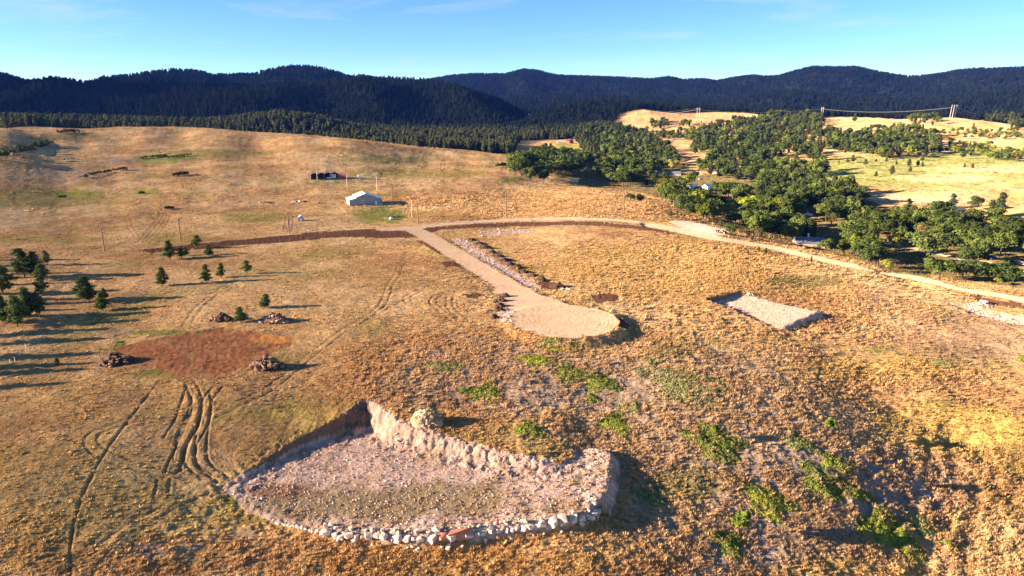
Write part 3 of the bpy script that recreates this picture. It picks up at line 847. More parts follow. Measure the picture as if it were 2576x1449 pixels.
# ------------------------------------------------------------------ the ground as pieces of the setting
idx = np.arange(NA * NR).reshape(NA, NR)
Q = np.stack([idx[:-1, :-1], idx[1:, :-1], idx[1:, 1:], idx[:-1, 1:]], -1).reshape(-1, 4)
freg = REG[:-1, :-1].reshape(-1)
far = ((RR[:-1, :-1] > 1700) | (woods[:-1, :-1] > .5)).reshape(-1)
freg = np.where((freg == 0) & far, 100, freg)
VERT = np.stack([GX, GY, GZ], -1).reshape(-1, 3)
COLV = np.concatenate([colr, np.ones((NA, NR, 1))], -1).reshape(-1, 4)
PIECES = [
 (0, 'grassland', 'grass', 'rolling dry golden grassland with wheel ruts running across it', 'grassland'),
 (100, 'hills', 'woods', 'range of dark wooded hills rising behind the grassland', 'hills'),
 (ROAD, 'gravel_road', 'gravel', 'tan gravel road with a side road ending in a round turning circle', 'road'),
 (PAD, 'rubble_pad', 'rubble', 'large levelled pad of pinkish broken rock cut into the front slope', 'pad'),
 (PAD2, 'gravel_pad', 'rubble', 'small four sided pad of pale pink gravel right of the turning circle', 'pad'),
 (RED, 'earth_pad', 'earth', 'levelled bare red earth pad between the brown rock heaps', 'pad'),
 (SOIL, 'turned_soil', 'earth', 'strips of dark freshly turned soil and painted bank shade along the gravel road', 'soil'),
 (LOT, 'gravel_lot', 'gravel', 'pinkish gravel lot on the outer bend of the gravel road', 'gravel lot'),
 (LANE, 'valley_lane', 'gravel', 'narrow dirt lanes between the trees and out to the dark sheds', 'lane'),
 (VERGE, 'rocky_verge', 'rubble', 'whitish broken rock strip along the short road to the turning circle', 'verge'),
 (WASH, 'washed_gully', 'rubble', 'pale eroded gully beside the gravel road at the far right', 'gully'),
]
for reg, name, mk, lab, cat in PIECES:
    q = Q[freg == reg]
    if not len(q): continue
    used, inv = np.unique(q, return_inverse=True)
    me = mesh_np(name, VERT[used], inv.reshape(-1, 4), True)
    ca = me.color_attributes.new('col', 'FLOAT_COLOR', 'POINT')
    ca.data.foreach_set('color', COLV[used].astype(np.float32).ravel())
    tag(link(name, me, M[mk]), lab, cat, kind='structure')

# ------------------------------------------------------------------ plants: prototype meshes
def leaf_cards(P, Nn, size, rng, tri=True):
    """small leaf faces at points P with normals near Nn"""
    n = len(P)
    j = rng.normal(0, 1, (n, 3))
    nn = Nn + j * 0.55
    nn /= np.linalg.norm(nn, axis=1)[:, None] + 1e-9
    a = np.cross(nn, rng.normal(0, 1, (n, 3))); a /= np.linalg.norm(a, axis=1)[:, None] + 1e-9
    b = np.cross(nn, a)
    s = np.asarray(size) * rng.uniform(.6, 1.3, n)
    s = s[:, None]
    v = np.stack([P - a * s - b * s * .6, P + a * s - b * s * .6, P + b * s * 1.1], 1).reshape(-1, 3)
    f = np.arange(3 * n).reshape(-1, 3)
    return v, f

def pine_mesh(seed, n_whorl=15, per=7, cards=16, hgt=10.0, width=2.6, size=.34, low=.16, ragged=.25):
    """crown of a pine of height hgt: limbs in whorls, needle clumps along each"""
    rng = np.random.default_rng(seed)
    P, Nn = [], []
    ph = rng.uniform(0, 6.28)
    lean = rng.normal(0, .03, 2)
    for i in range(n_whorl):
        f = low + (1 - low) * (i + rng.uniform(-.3, .3)) / n_whorl
        prof = (min(1.0, (f - low) / .16 + .35)) * (1 - max(0, f - .2) / .83) ** .75
        L = width * prof
        for k in range(per):
            a = ph + i * 2.4 + k * 6.283 / per + rng.normal(0, .25)
            l = L * rng.uniform(1 - 2 * ragged, 1 + ragged)
            if rng.random() < .12: continue
            nc = max(2, int(3.2 * l / width * 1.6 + 1))
            for c in range(nc):
                t = (c + .7) / nc
                ctr = np.array([math.cos(a) * l * t + lean[0] * hgt * f, math.sin(a) * l * t + lean[1] * hgt * f, hgt * f + .10 * l * t - .25 * t * t * l + rng.normal(0, .12)])
                m = cards
                o = rng.normal(0, 1, (m, 3)) * np.array([.34, .34, .20]) * (0.6 + .5 * t) * hgt / 10
                P.append(ctr + o); Nn.append(o + np.array([math.cos(a) * .3, math.sin(a) * .3, .45]))
    P, Nn = np.vstack(P), np.vstack(Nn)
    v, f = leaf_cards(P, Nn / (np.linalg.norm(Nn, axis=1)[:, None] + 1e-9), size * hgt / 10, rng)
    return v, f

def oak_mesh(seed, lobes=13, cards=1500, rad=4.6, hgt=9.0, size=.36, flat=.95):
    rng = np.random.default_rng(seed)
    P, Nn = [], []
    C0 = []
    for i in range(lobes):
        a = rng.uniform(0, 6.283); q = math.sqrt(rng.uniform(0, 1)) * .68
        zc = hgt * (.54 + .30 * rng.uniform(-1, 1) * (1 - q * .5) + .06)
        C0.append((math.cos(a) * rad * q, math.sin(a) * rad * q, zc, rad * rng.uniform(.30, .48)))
    for (x, y, z, r) in C0:
        m = int(cards / lobes)
        d = rng.normal(0, 1, (m, 3)); d /= np.linalg.norm(d, axis=1)[:, None]
        d[:, 2] = np.where(d[:, 2] < -.35, -d[:, 2], d[:, 2])
        k = rng.uniform(.72, 1.08, m)[:, None]
        P.append(np.array([x, y, z]) + d * k * r * np.array([1, 1, flat])); Nn.append(d)
    P, Nn = np.vstack(P), np.vstack(Nn)
    return leaf_cards(P, Nn, size, rng)

def trunk_mb(hgt, r, limbs, seed, rad):
    rng = random.Random(seed)
    mb = MB()
    mb.tube([(0, 0, -.6), (rng.uniform(-.05, .05), 0, hgt * .4), (rng.uniform(-.15, .15), rng.uniform(-.15, .15), hgt)], r, r * .35, 7)
    for i in range(limbs):
        a = i * 2.4 + rng.uniform(-.3, .3); z0 = hgt * rng.uniform(.35, .75)
        l = rad * rng.uniform(.4, .7)
        mb.tube([(0, 0, z0), (math.cos(a) * l * .5, math.sin(a) * l * .5, z0 + l * .35), (math.cos(a) * l, math.sin(a) * l, z0 + l * .6)], r * .4, r * .12, 5)
    return mb

PINES = []
for i in range(5):
    v, f = pine_mesh(200 + i, n_whorl=[11, 12, 9, 11, 9][i], per=[6, 6, 5, 6, 6][i], cards=20, ragged=.38, size=.30, width=[2.7, 2.3, 3.1, 2.6, 3.4][i], low=[.2, .16, .24, .17, .27][i])
    cm = mesh_np('pine_crown', v, f); cm.materials.append(M['leaf'])
    tm = trunk_mb(8.6, .2, 3, 300 + i, 1.5).mesh('pine_trunk'); tm.materials.append(M['bark'])
    PINES.append((cm, tm))
OAKS = []
for i in range(6):
    v, f = oak_mesh(400 + i, lobes=[13, 11, 15, 10, 14, 12][i], rad=[4.6, 4.2, 5.2, 4.0, 5.0, 4.4][i], hgt=[9, 9.5, 9, 8.5, 10, 8.5][i])
    cm = mesh_np('oak_crown', v, f); cm.materials.append(M['leaf'])
    tm = trunk_mb(5.2, .32, 5, 500 + i, 4.2).mesh('oak_trunk'); tm.materials.append(M['bark'])
    OAKS.append((cm, tm))
def merged(cm, tm, name):
    """crown and trunk in one mesh, for trees too small in the picture to show a trunk apart"""
    bm = bmesh.new(); bm.from_mesh(cm)
    n = len(bm.faces); bm.from_mesh(tm)
    bm.faces.ensure_lookup_table()
    for fc in bm.faces[n:]: fc.material_index = 1
    me = bpy.data.meshes.new(name); bm.to_mesh(me); bm.free()
    me.materials.append(M['leaf']); me.materials.append(M['bark'])
    return me
PINES1 = [merged(c, t, 'pine_tree') for c, t in PINES]
OAKS1 = [merged(c, t, 'oak_tree') for c, t in OAKS]

_tree_i = [0]
def tree(kind, p, hgt, label, group=None, width=1.0, colour=None, parts=True, cat='tree', variant=None, name=None):
    protos, singles, base = (PINES, PINES1, 10.0) if kind == 'pine' else (OAKS, OAKS1, 9.4)
    _tree_i[0] += 1
    rng = random.Random(_tree_i[0] * 31 + 5)
    k = rng.randrange(len(protos)) if variant is None else variant
    s = hgt / base
    sc = (s * width, s * width, s)
    if colour is None:
        j = rng.uniform(.8, 1.2)
        colour = (.072 * j, .098 * j, .030 * j) if kind == 'pine' else (.075 * j, .108 * j, .03 * j)
    nm = name or ('pine_tree' if kind == 'pine' else 'oak_tree')
    rz = rng.uniform(0, 6.28)
    if parts:
        r = empty(nm, p, rz, label=label, cat=cat, group=group)
        c = link('crown', protos[k][0], None, r); t = link('trunk', protos[k][1], None, r)
        r.scale = sc
        c.color = (*colour, 1)
    else:
        r = tag(link(nm, singles[k], None, None, p, rz, sc), label, cat, group)
        r.color = (*colour, 1)
    return r

# ------------------------------------------------------------------ scatter by geometry nodes (only for masses nobody could count)
tmpl = bpy.data.collections.new('scatter_prototypes')   # not in the scene; only referred to
def template(group, name, me, m):
    o = bpy.data.objects.new(name, me)
    if len(me.materials) == 0: me.materials.append(m)
    group.objects.link(o)

def scatter(name, P, rot, scl, colour, pick, group, **t):
    me = bpy.data.meshes.new(name)
    n = len(P)
    me.vertices.add(n); me.vertices.foreach_set('co', np.asarray(P, np.float32).ravel())
    def at_(nm, ty, dat, key):
        a = me.attributes.new(nm, ty, 'POINT'); a.data.foreach_set(key, np.ascontiguousarray(dat).ravel())
    at_('rot', 'FLOAT_VECTOR', np.asarray(rot, np.float32), 'vector')
    at_('scl', 'FLOAT_VECTOR', np.asarray(scl, np.float32), 'vector')
    at_('pick', 'INT', np.asarray(pick, np.int32), 'value')
    at_('col', 'FLOAT_COLOR', np.concatenate([colour, np.ones((n, 1))], 1).astype(np.float32), 'color')
    o = bpy.data.objects.new(name, me); col.objects.link(o)
    ng = bpy.data.node_groups.new(name + '_nodes', 'GeometryNodeTree')
    ng.interface.new_socket('Geometry', in_out='INPUT', socket_type='NodeSocketGeometry')
    ng.interface.new_socket('Geometry', in_out='OUTPUT', socket_type='NodeSocketGeometry')
    gi, go = ng.nodes.new('NodeGroupInput'), ng.nodes.new('NodeGroupOutput')
    ci = ng.nodes.new('GeometryNodeCollectionInfo')
    ci.inputs['Collection'].default_value = group
    ci.inputs['Separate Children'].default_value = True
    ci.inputs['Reset Children'].default_value = True
    ip = ng.nodes.new('GeometryNodeInstanceOnPoints')
    ip.inputs['Pick Instance'].default_value = True
    def named(nm, ty):
        a = ng.nodes.new('GeometryNodeInputNamedAttribute'); a.data_type = ty; a.inputs['Name'].default_value = nm
        return a.outputs['Attribute']
    ng.links.new(gi.outputs[0], ip.inputs['Points'])
    ng.links.new(ci.outputs[0], ip.inputs['Instance'])
    ng.links.new(named('pick', 'INT'), ip.inputs['Instance Index'])
    e2r = ng.nodes.new('FunctionNodeEulerToRotation')
    ng.links.new(named('rot', 'FLOAT_VECTOR'), e2r.inputs[0])
    ng.links.new(e2r.outputs[0], ip.inputs['Rotation'])
    ng.links.new(named('scl', 'FLOAT_VECTOR'), ip.inputs['Scale'])
    ng.links.new(ip.outputs[0], go.inputs[0])
    md = o.modifiers.new('scatter', 'NODES'); md.node_group = ng
    return tag(o, kind='stuff', **t)

g_tuft, g_far, g_stone = (bpy.data.collections.new(n) for n in ('proto_tufts', 'proto_far_pines', 'proto_stones'))
for i in range(5):                                        # tussocks of dry grass
    rng = np.random.default_rng(600 + i)
    n = 17
    a = rng.uniform(0, 6.28, n); rr = rng.uniform(.02, .26, n)
    bx, by = np.cos(a) * rr, np.sin(a) * rr
    L = rng.uniform(.28, .62, n); out_ = rng.uniform(.05, .34, n)
    a2 = a + rng.normal(0, .5, n)
    wdt = rng.uniform(.045, .10, n)
    tx, ty = bx + np.cos(a2) * out_, by + np.sin(a2) * out_
    px_, py_ = -np.sin(a2) * wdt, np.cos(a2) * wdt
    v = np.stack([np.stack([bx - px_, by - py_, np.full(n, -.05)], 1), np.stack([bx + px_, by + py_, np.full(n, -.05)], 1), np.stack([tx, ty, L], 1)], 1).reshape(-1, 3)
    template(g_tuft, f'a_tuft{i}', mesh_np('tussock', v, np.arange(3 * n).reshape(-1, 3)), M['blade'])
for i in range(4):                                        # pines of the far woods
    v, f = pine_mesh(700 + i, n_whorl=9, per=5, cards=5, width=[1.9, 2.3, 2.0, 2.6][i], size=.62, low=.12)
    template(g_far, f'a_pine{i}', mesh_np('far_pine', v, f), M['leaf_i'])
for i in range(2):
    v, f = oak_mesh(720 + i, lobes=9, cards=420, size=.6)
    template(g_far, f'b_oak{i}', mesh_np('far_oak', v, f), M['leaf_i'])

def hull_mesh(name, seed, n=13, box=(1, 1, .75)):
    rng = random.Random(seed)
    bm = bmesh.new()
    for i in range(n):
        p = Vector((rng.gauss(0, 1), rng.gauss(0, 1), rng.gauss(0, 1))).normalized()
        q = [math.copysign(abs(c) ** .6, c) for c in p]
        bm.verts.new((q[0] * box[0] * .5 * rng.uniform(.8, 1.1), q[1] * box[1] * .5 * rng.uniform(.8, 1.1), q[2] * box[2] * .5 * rng.uniform(.8, 1.1)))
    r = bmesh.ops.convex_hull(bm, input=bm.verts)
    junk = [e for e in r['geom_interior'] if isinstance(e, bmesh.types.BMVert)]
    bmesh.ops.delete(bm, geom=junk, context='VERTS')
    me = bpy.data.meshes.new(name); bm.to_mesh(me); bm.free()
    return me
for i in range(4):
    template(g_stone, f'a_stone{i}', hull_mesh('stone', 800 + i, 10, (1, .8, .6)), M['rock_i'])

def g_at(grid, x, y):
    """nearest grid value at world points"""
    i = np.clip(np.rint(np.interp(np.arctan2(x, y), azs, np.arange(NA))).astype(int), 0, NA - 1)
    j = np.clip(np.rint(np.interp(np.hypot(x, y), rs, np.arange(NR))).astype(int), 0, NR - 1)
    return grid[i, j]

# ---- grass tussocks
def tufts():
    X, Y, S = [], [], []
    for r0, r1, dens, s in ((66, 130, 6.4, .70), (130, 190, 4.4, .80), (190, 280, 2.4, .95), (280, 400, 1.1, 1.25), (400, 620, .30, 2.0), (620, 1020, .10, 2.8)):
        n = int(dens * 0.5 * 2 * R(42.3) * (r1 ** 2 - r0 ** 2))
        r = np.sqrt(RNG.uniform(r0 ** 2, r1 ** 2, n)); a = RNG.uniform(R(-42.3), R(42.3), n)
        X.append(r * np.sin(a)); Y.append(r * np.cos(a)); S.append(np.full(n, s))
    X, Y, S = map(np.concatenate, (X, Y, S))
    reg, rut, rg = g_at(REG, X, Y), g_at(RUT, X, Y), g_at(rough, X, Y)
    lil = g_at(colr, X, Y)
    grey = np.clip((lil[:, 2] / (lil[:, 0] + 1e-6) - .35) / .35, 0, 1)
    cl = fbm(X / 2.3, Y / 2.3, 301, 3) + .5 * fbm(X / 7, Y / 7, 302, 2)
    keep = ((reg == 0) | ((reg == PAD) & (RNG.random(len(X)) < .10) & (g_at(GZ, X, Y) < PAD_Z + .5))) & (rut < .35) & (g_at(woods, X, Y) < .5)
    keep &= (cl + .35 - 1.0 * grey * 0.75 + RNG.uniform(-.35, .35, len(X))) > 0
    big = fbm(X / 22, Y / 22, 305, 3) + .6 * fbm(X / 60, Y / 60, 306, 2)
    keep &= RNG.random(len(X)) < (.30 + .70 * rg) * (.25 + .75 * sstep(-.40, .20, big + .5 * RNG.normal(0, .15, len(X))))
    X, Y, S, rg, lil, cl, big = X[keep], Y[keep], S[keep], rg[keep], lil[keep], cl[keep], big[keep]
    n = len(X)
    c = lil.copy()
    lum = c.mean(1, keepdims=True)
    warm = C(.55,.345,.150) * RNG.uniform(.65, 1.2, (n, 1)) * np.where(RNG.random((n, 1)) < .22, C(.66,.58,.60), 1.0)
    greyk = np.clip((c[:, 2] / (c[:, 0] + 1e-6) - .30) / .3, 0, 1)[:, None]
    c = c * (1 - greyk) + C(.40,.24,.095) * greyk
    rk = rg[:, None] * np.clip(1.6 - S / 2.4, .25, 1)[:, None]
    c = (1.05 + .30 * rk) * ((1 - .28 * rk) * c * (1 + rk * RNG.uniform(-.28, .28, (n, 1))) + .28 * rk * warm * (.45 + .55 * lum / .27))
    z = h(X, Y)
    hs = (.34 + .52 * rg + .30 * np.clip(cl, -.5, 1) + .25 * np.clip(big, -.6, .8)) * np.where(RNG.random(n) < .06, 1.5, 1.0) * S * RNG.uniform(.6, 1.25, n)
    sz = np.exp(RNG.normal(-.05, .33, n))
    hs = hs * (.6 + .4 * sz)
    scl = np.stack([S * sz * RNG.uniform(.8, 1.4, n), S * sz * RNG.uniform(.8, 1.4, n), np.clip(hs, .25, 2.6)], 1)
    rot = np.stack([RNG.normal(.05, .12, n), RNG.normal(.10, .12, n), RNG.uniform(0, 6.28, n)], 1)
    scatter('grass_tussocks', np.stack([X, Y, z], 1), rot, scl, np.clip(c, .01, .7), RNG.integers(0, 5, n), g_tuft,
            label='tussocks of dry golden grass covering the open slopes', cat='grass')
    return n
n_tuft = tufts()

# ---- loose stones on the rubble pads, verges and gully
def stones():
    X, Y, S = [], [], []
    def fill(reg, dens, s0, s1, box):
        x0, x1, y0, y1 = box
        n = int(dens * (x1 - x0) * (y1 - y0))
        x, y = RNG.uniform(x0, x1, n), RNG.uniform(y0, y1, n)
        k = (g_at(REG, x, y) == reg) & ~((reg == PAD) & (g_at(GPX, x, y) < 930) & (g_at(GZ, x, y) > PAD_Z + .6) & (RNG.random(n) < .9))
        x, y = x[k], y[k]
        X.append(x); Y.append(y); S.append(s0 + (s1 - s0) * RNG.random(len(x)) ** 3)
    bb = lambda p, m=4: (p[:, 0].min() - m, p[:, 0].max() + m, p[:, 1].min() - m, p[:, 1].max() + m)
    fill(PAD, 6.0, .08, .46, bb(pad_poly)); fill(PAD2, 4.0, .10, .42, bb(pad2_poly))
    for reg, dens, s0, s1 in ((VERGE, 1.6, .15, .8), (WASH, 1.2, .2, .9), (LOT, .6, .15, .4)):
        m = REG == reg
        fill(reg, dens, s0, s1, (GX[m].min(), GX[m].max(), GY[m].min(), GY[m].max()))
    X, Y, S = map(np.concatenate, (X, Y, S))
    n = len(X)
    t = RNG.random((n, 1))
    c = C(.56,.43,.36) * (1 - t) + C(.43,.31,.25) * t
    c = np.where(RNG.random((n, 1)) < .18, C(.38,.22,.15), c) * RNG.uniform(.7, 1.15, (n, 1)) * np.where(g_at(REG, X, Y) == PAD2, .82, 1.0)[:, None]
    rot = RNG.uniform(0, 6.28, (n, 3)) * np.array([.25, .25, 1])
    scl = S[:, None] * RNG.uniform(.7, 1.3, (n, 3))
    scatter('loose_stones', np.stack([X, Y, h(X, Y) + S * .12], 1), rot, scl, np.clip(c, 0, .75), RNG.integers(0, 4, n), g_stone,
            label='loose pinkish stones strewn over the rubble pads and verges', cat='stones')
    return n
n_stone = stones()

# ------------------------------------------------------------------ big boulders holding the front edge of the rubble pad
BOULD = [hull_mesh('boulder', 900 + i, 20, (1.1, .9, .8)) for i in range(8)]
for me in BOULD: me.materials.append(M['rock'])
BOULD_RED = hull_mesh('boulder', 931, 16, (1.3, .9, .75)); BOULD_RED.materials.append(M['rock_red'])
def put_rock(parent, origin, me, p, size, rng, sink=.3, sq=None, name='boulder'):
    o = bpy.data.objects.new(name, me); col.objects.link(o); o.parent = parent
    o.location = (p[0] - origin[0], p[1] - origin[1], p[2] - origin[2] + size * (.35 - sink * .5))
    o.rotation_euler = (rng.uniform(-.4, .4), rng.uniform(-.4, .4), rng.uniform(0, 6.28))
    q = sq or (rng.uniform(.85, 1.25), rng.uniform(.8, 1.15), rng.uniform(.8, 1.1))
    o.scale = tuple(size * c for c in q)
    return o
wall_px = [(700,1316),(760,1329),(826,1343),(880,1350),(940,1354),(1000,1360),(1060,1362),(1110,1357),(1170,1352),(1230,1340),(1290,1336),(1350,1326),(1400,1320),(1445,1311),(1490,1300),(1508,1288)]
wl = smooth_line(W(wall_px), 6)
seg = np.concatenate([[0], np.cumsum(np.hypot(*np.diff(wl, axis=0).T))])
wall0 = (*W([(1100,1352)])[0], 0); wall0 = Vector((wall0[0], wall0[1], ground_z(wall0[0], wall0[1])))
wallt = empty('boulder_wall', wall0, label='curved row of big pale boulders holding the front edge of the rubble pad', cat='boulder wall')
rngb = random.Random(5)
s = 0.0
while s < seg[-1]:
    f = s / seg[-1]
    x, y = np.interp(s, seg, wl[:, 0]), np.interp(s, seg, wl[:, 1])
    size = rngb.choice((.9, 1.1, 1.3, 1.5, 1.8)) * (.5 + .5 * min(1, f * 3.5)) * (1.3 if f > .78 else 1)
    put_rock(wallt, wall0, rngb.choice(BOULD), (x, y, ground_z(x, y)), size, rngb)
    if f > .15:
        for q in range(rngb.choice((1, 2, 3))):
            x2, y2 = x + rngb.uniform(-.6, .6), y + rngb.choice((-1.0, 1.0, 1.2)) * rngb.uniform(.5, 1.0)
            put_rock(wallt, wall0, rngb.choice(BOULD), (x2, y2, ground_z(x2, y2) + .1), size * rngb.uniform(.3, .65), rngb)
    s += size * rngb.uniform(.80, 1.05)
for (px, py, sz) in ((1157,1353,3.0), (1118,1356,1.7)):
    p = at(px, py)
    o = put_rock(wallt, wall0, BOULD_RED, p, sz, rngb, .3, (1.15, .75, .75)); o.rotation_euler = (.1, -.08, .15 if sz > 2 else .9); o['label'] = 'rust red boulder' if sz > 1.5 else 'smaller rust red boulder'

# ------------------------------------------------------------------ heaps of rock and soil
def mound_mesh(seed, rx, ry, hgt, rough=.5, n=44, pk=(0, 0)):
    V, Fc = [], []
    th = np.linspace(0, 2 * math.pi, n, endpoint=False)
    rad = np.linspace(0, 1, 15)
    for r in rad:
        for t in th:
            wob = 1 + .22 * float(perlin(np.array([math.cos(t) * 1.3 + seed]), np.array([math.sin(t) * 1.3]), seed)[0])
            x, y = math.cos(t) * rx * r * wob + pk[0] * (1 - r), math.sin(t) * ry * r * wob + pk[1] * (1 - r)
            z = hgt * (1 - r ** 1.15) * .92 + (rough * hgt * float(fbm(np.array([x / hgt * .8 + seed]), np.array([y / hgt * .8]), seed, 3)[0]) + .55 * float(fbm(np.array([x * 1.1 + seed]), np.array([y * 1.1]), seed + 9, 2)[0])) * (1 if r < .95 else .2) - .35 * (r > .95)
            V.append((x, y, z))
    m = len(rad)
    for i in range(m - 1):
        for k in range(n):
            Fc.append((i * n + k, i * n + (k + 1) % n, (i + 1) * n + (k + 1) % n, (i + 1) * n + k))
    return mesh_np('mound', V, Fc)
RK_B = [hull_mesh('rock', 950 + i, 12, (1.2, .9, .7)) for i in range(5)]
for me in RK_B: me.materials.append(M['rock_brown'])
RK_P = [hull_mesh('rock', 960 + i, 12, (1.2, .9, .7)) for i in range(5)]
for me in RK_P: me.materials.append(M['rock'])
RK_T_ = [hull_mesh('rock', 980 + i, 12, (1.2, .9, .7)) for i in range(3)]
for me in RK_T_: me.materials.append(M['rock_tan'])
def heap(px, py, rx_px, hgt, soilm, rocks, label, name='rock_heap', nrock=60, aspect=.7, size=(.5, 1.3), seed=1, cat='rock heap'):
    p = at(px, py); mpx = px_m(p)
    rx = rx_px * mpx; ry = rx * aspect
    r = empty(name, p, label=label, cat=cat)
    me = mound_mesh(seed, rx, ry, hgt); me.materials.append(soilm)
    link('mound', me, None, r)
    rng = random.Random(seed * 7)
    for i in range(nrock):
        a = rng.uniform(0, 6.28); q = math.sqrt(rng.random()) * .95
        x, y = math.cos(a) * rx * q, math.sin(a) * ry * q
        z = hgt * (1 - q ** 1.15) * .95
        o = put_rock(r, (0, 0, 0), rng.choice(rocks), (x, y, z), rng.uniform(*size), rng, .6, name='rock')
    return r
heap(293,912,50,2.6,M['soil'],RK_B,'dark brown heap of soil and rock at the left corner of the red earth pad',seed=3,nrock=70,size=(.4,1.0))
heap(556,806,30,2.4,M['soil'],RK_B,'blackish heap of soil at the far corner of the red earth pad',seed=4,nrock=56,size=(.5,1.1))
heap(690,809,44,2.2,M['soil_pale'],RK_B+RK_B+RK_T_,'long heap of tan and brown rocks behind the red earth pad',seed=5,nrock=90,aspect=.5,size=(.6,1.6))
heap(670,924,46,2.6,M['soil'],RK_B,'heap of grey brown rocks beside the near corner of the red earth pad',seed=6,nrock=80,aspect=.55,size=(.6,1.6))
RK_T = [hull_mesh('rock', 970 + i, 12, (1.2, .9, .7)) for i in range(5)]
for me in RK_T: me.materials.append(M['rock_tan'])
heap(1072,1062,44,3.0,M['soil_pale'],RK_T,'tan pile of broken rock on the top of the cut behind the rubble pad',seed=7,nrock=110,size=(.3,.8))
heap(1812,585,24,1.6,M['soil'],RK_P,'row of grey white rocks at the outer edge of the gravel lot',seed=8,nrock=30,aspect=.4,size=(.8,1.8))
def soil_mound(px, py, rpx, hgt, seed, label, group):
    p = at(px, py); rx = rpx * px_m(p)
    me = mound_mesh(seed, rx, rx * .8, hgt, .4, 18); me.materials.append(M['soil'])
    o = link('soil_mound', me, None, None, p)
    return tag(o, label, 'soil mound', group)
ORDN = ['first','second','third','fourth','fifth','sixth','seventh','eighth','ninth','tenth','eleventh','last']
row = [(1185,604),(1205,614),(1222,624),(1238,636),(1252,645),(1268,656),(1284,667),(1300,675),(1318,686),(1340,695),(1362,706),(1402,722)]
for i, (px, py) in enumerate(row):
    soil_mound(px, py, 14 + (i % 3) * 3, 1.2 + .2 * (i % 4), 20 + i, f'{ORDN[i]} dark soil mound from the top of the row right of the side road', 'soil mounds right of the side road')
for i, (px, py) in enumerate([(1262,757),(1255,770),(1252,780),(1243,800),(1270,746)]):
    soil_mound(px, py, 15, 1.3, 40 + i, f'{ORDN[i]} dark soil mound on the pale rock left of the turning circle', 'soil mounds left of the side road')
def white_rock(px, py, n, size, label):
    p = at(px, py); r = empty('rock_cluster', p, label=label, cat='rocks'); rng = random.Random(int(px))
    for i in range(n):
        x, y = rng.gauss(0, size * .8), rng.gauss(0, size * .5)
        put_rock(r, (0, 0, 0), rng.choice(RK_P), (x, y, ground_z(p[0] + x, p[1] + y) - p[2]), size * rng.uniform(.5, 1.1), rng, .4, name='rock')
white_rock(1422,729,6,1.2,'cluster of white rocks at the end of the row of soil mounds')
white_rock(1888,741,7,1.2,'cluster of white rocks at the far corner of the small pink pad')
white_rock(1010,1090,3,1.0,'pale rocks lying on the pale slope behind the rubble pad')
white_rock(1215,595,5,1.0,'cluster of white rocks beside the top of the rocky verge')
white_rock(1280,808,6,.8,'cluster of white rocks at the left edge of the turning circle')
white_rock(2478,762,9,1.6,'pale rocks on the bank of the washed gully at the right')

# ------------------------------------------------------------------ low green shrub patches
SHRUB_PX = [(1350,905,46,13,0),(1392,878,32,8,0),(1440,938,50,20,1),(1512,962,40,20,1),(1225,988,36,23,1),(1172,986,18,9,1),(1120,925,46,15,2),(1735,965,108,40,2),(1640,909,20,9,2),(1490,1002,15,9,1),
 (1335,1079,38,17,1),(1548,1065,34,24,0),(1585,1024,26,11,2),(1800,1120,66,32,1),(1930,1258,58,34,0),(2092,1222,82,30,1),(2010,1112,36,18,2),(2235,1345,74,42,0),(2310,1325,34,20,2),(1830,1365,40,28,1),
 (2110,1165,36,18,1),(1785,1082,34,13,1),(1380,856,32,7,1),(1445,872,20,7,1),(2370,915,22,8,2),(1640,1250,40,20,2),(2395,1372,20,12,1),(990,546,26,7,2),(2060,1190,40,16,2)]
shrub_where = ['just below the turning circle','among grey bare ground below the turning circle','on the bare ground right of the rubble pad','near the bottom right corner of the slope','on the slope above the rubble pad']
def shrub_mesh(seed, rx, ry, hgt):
    rng = np.random.default_rng(seed)
    area = rx * ry * 3.14
    n = int(min(5200, 360 + area * 44))
    a = rng.uniform(0, 6.283, n); q = np.sqrt(rng.random(n))
    lob = 1 + .25 * np.sin(3 * a + seed) + .15 * np.sin(5 * a + 2 * seed)
    x, y = np.cos(a) * rx * q * lob, np.sin(a) * ry * q * lob
    hh = hgt * (1 - q ** 3) * (.55 + .6 * np.clip(fbm(x / 1.2 + seed, y / 1.2, seed, 2) + .5, 0, 1.2))
    z = hh * rng.uniform(.45, 1.05, n) + .02
    P = np.stack([x, y, z], 1)
    Nn = np.stack([np.cos(a) * .5, np.sin(a) * .5, np.ones(n)], 1); Nn /= np.linalg.norm(Nn, axis=1)[:, None]
    v, f = leaf_cards(P, Nn, .19, rng)
    return v, f
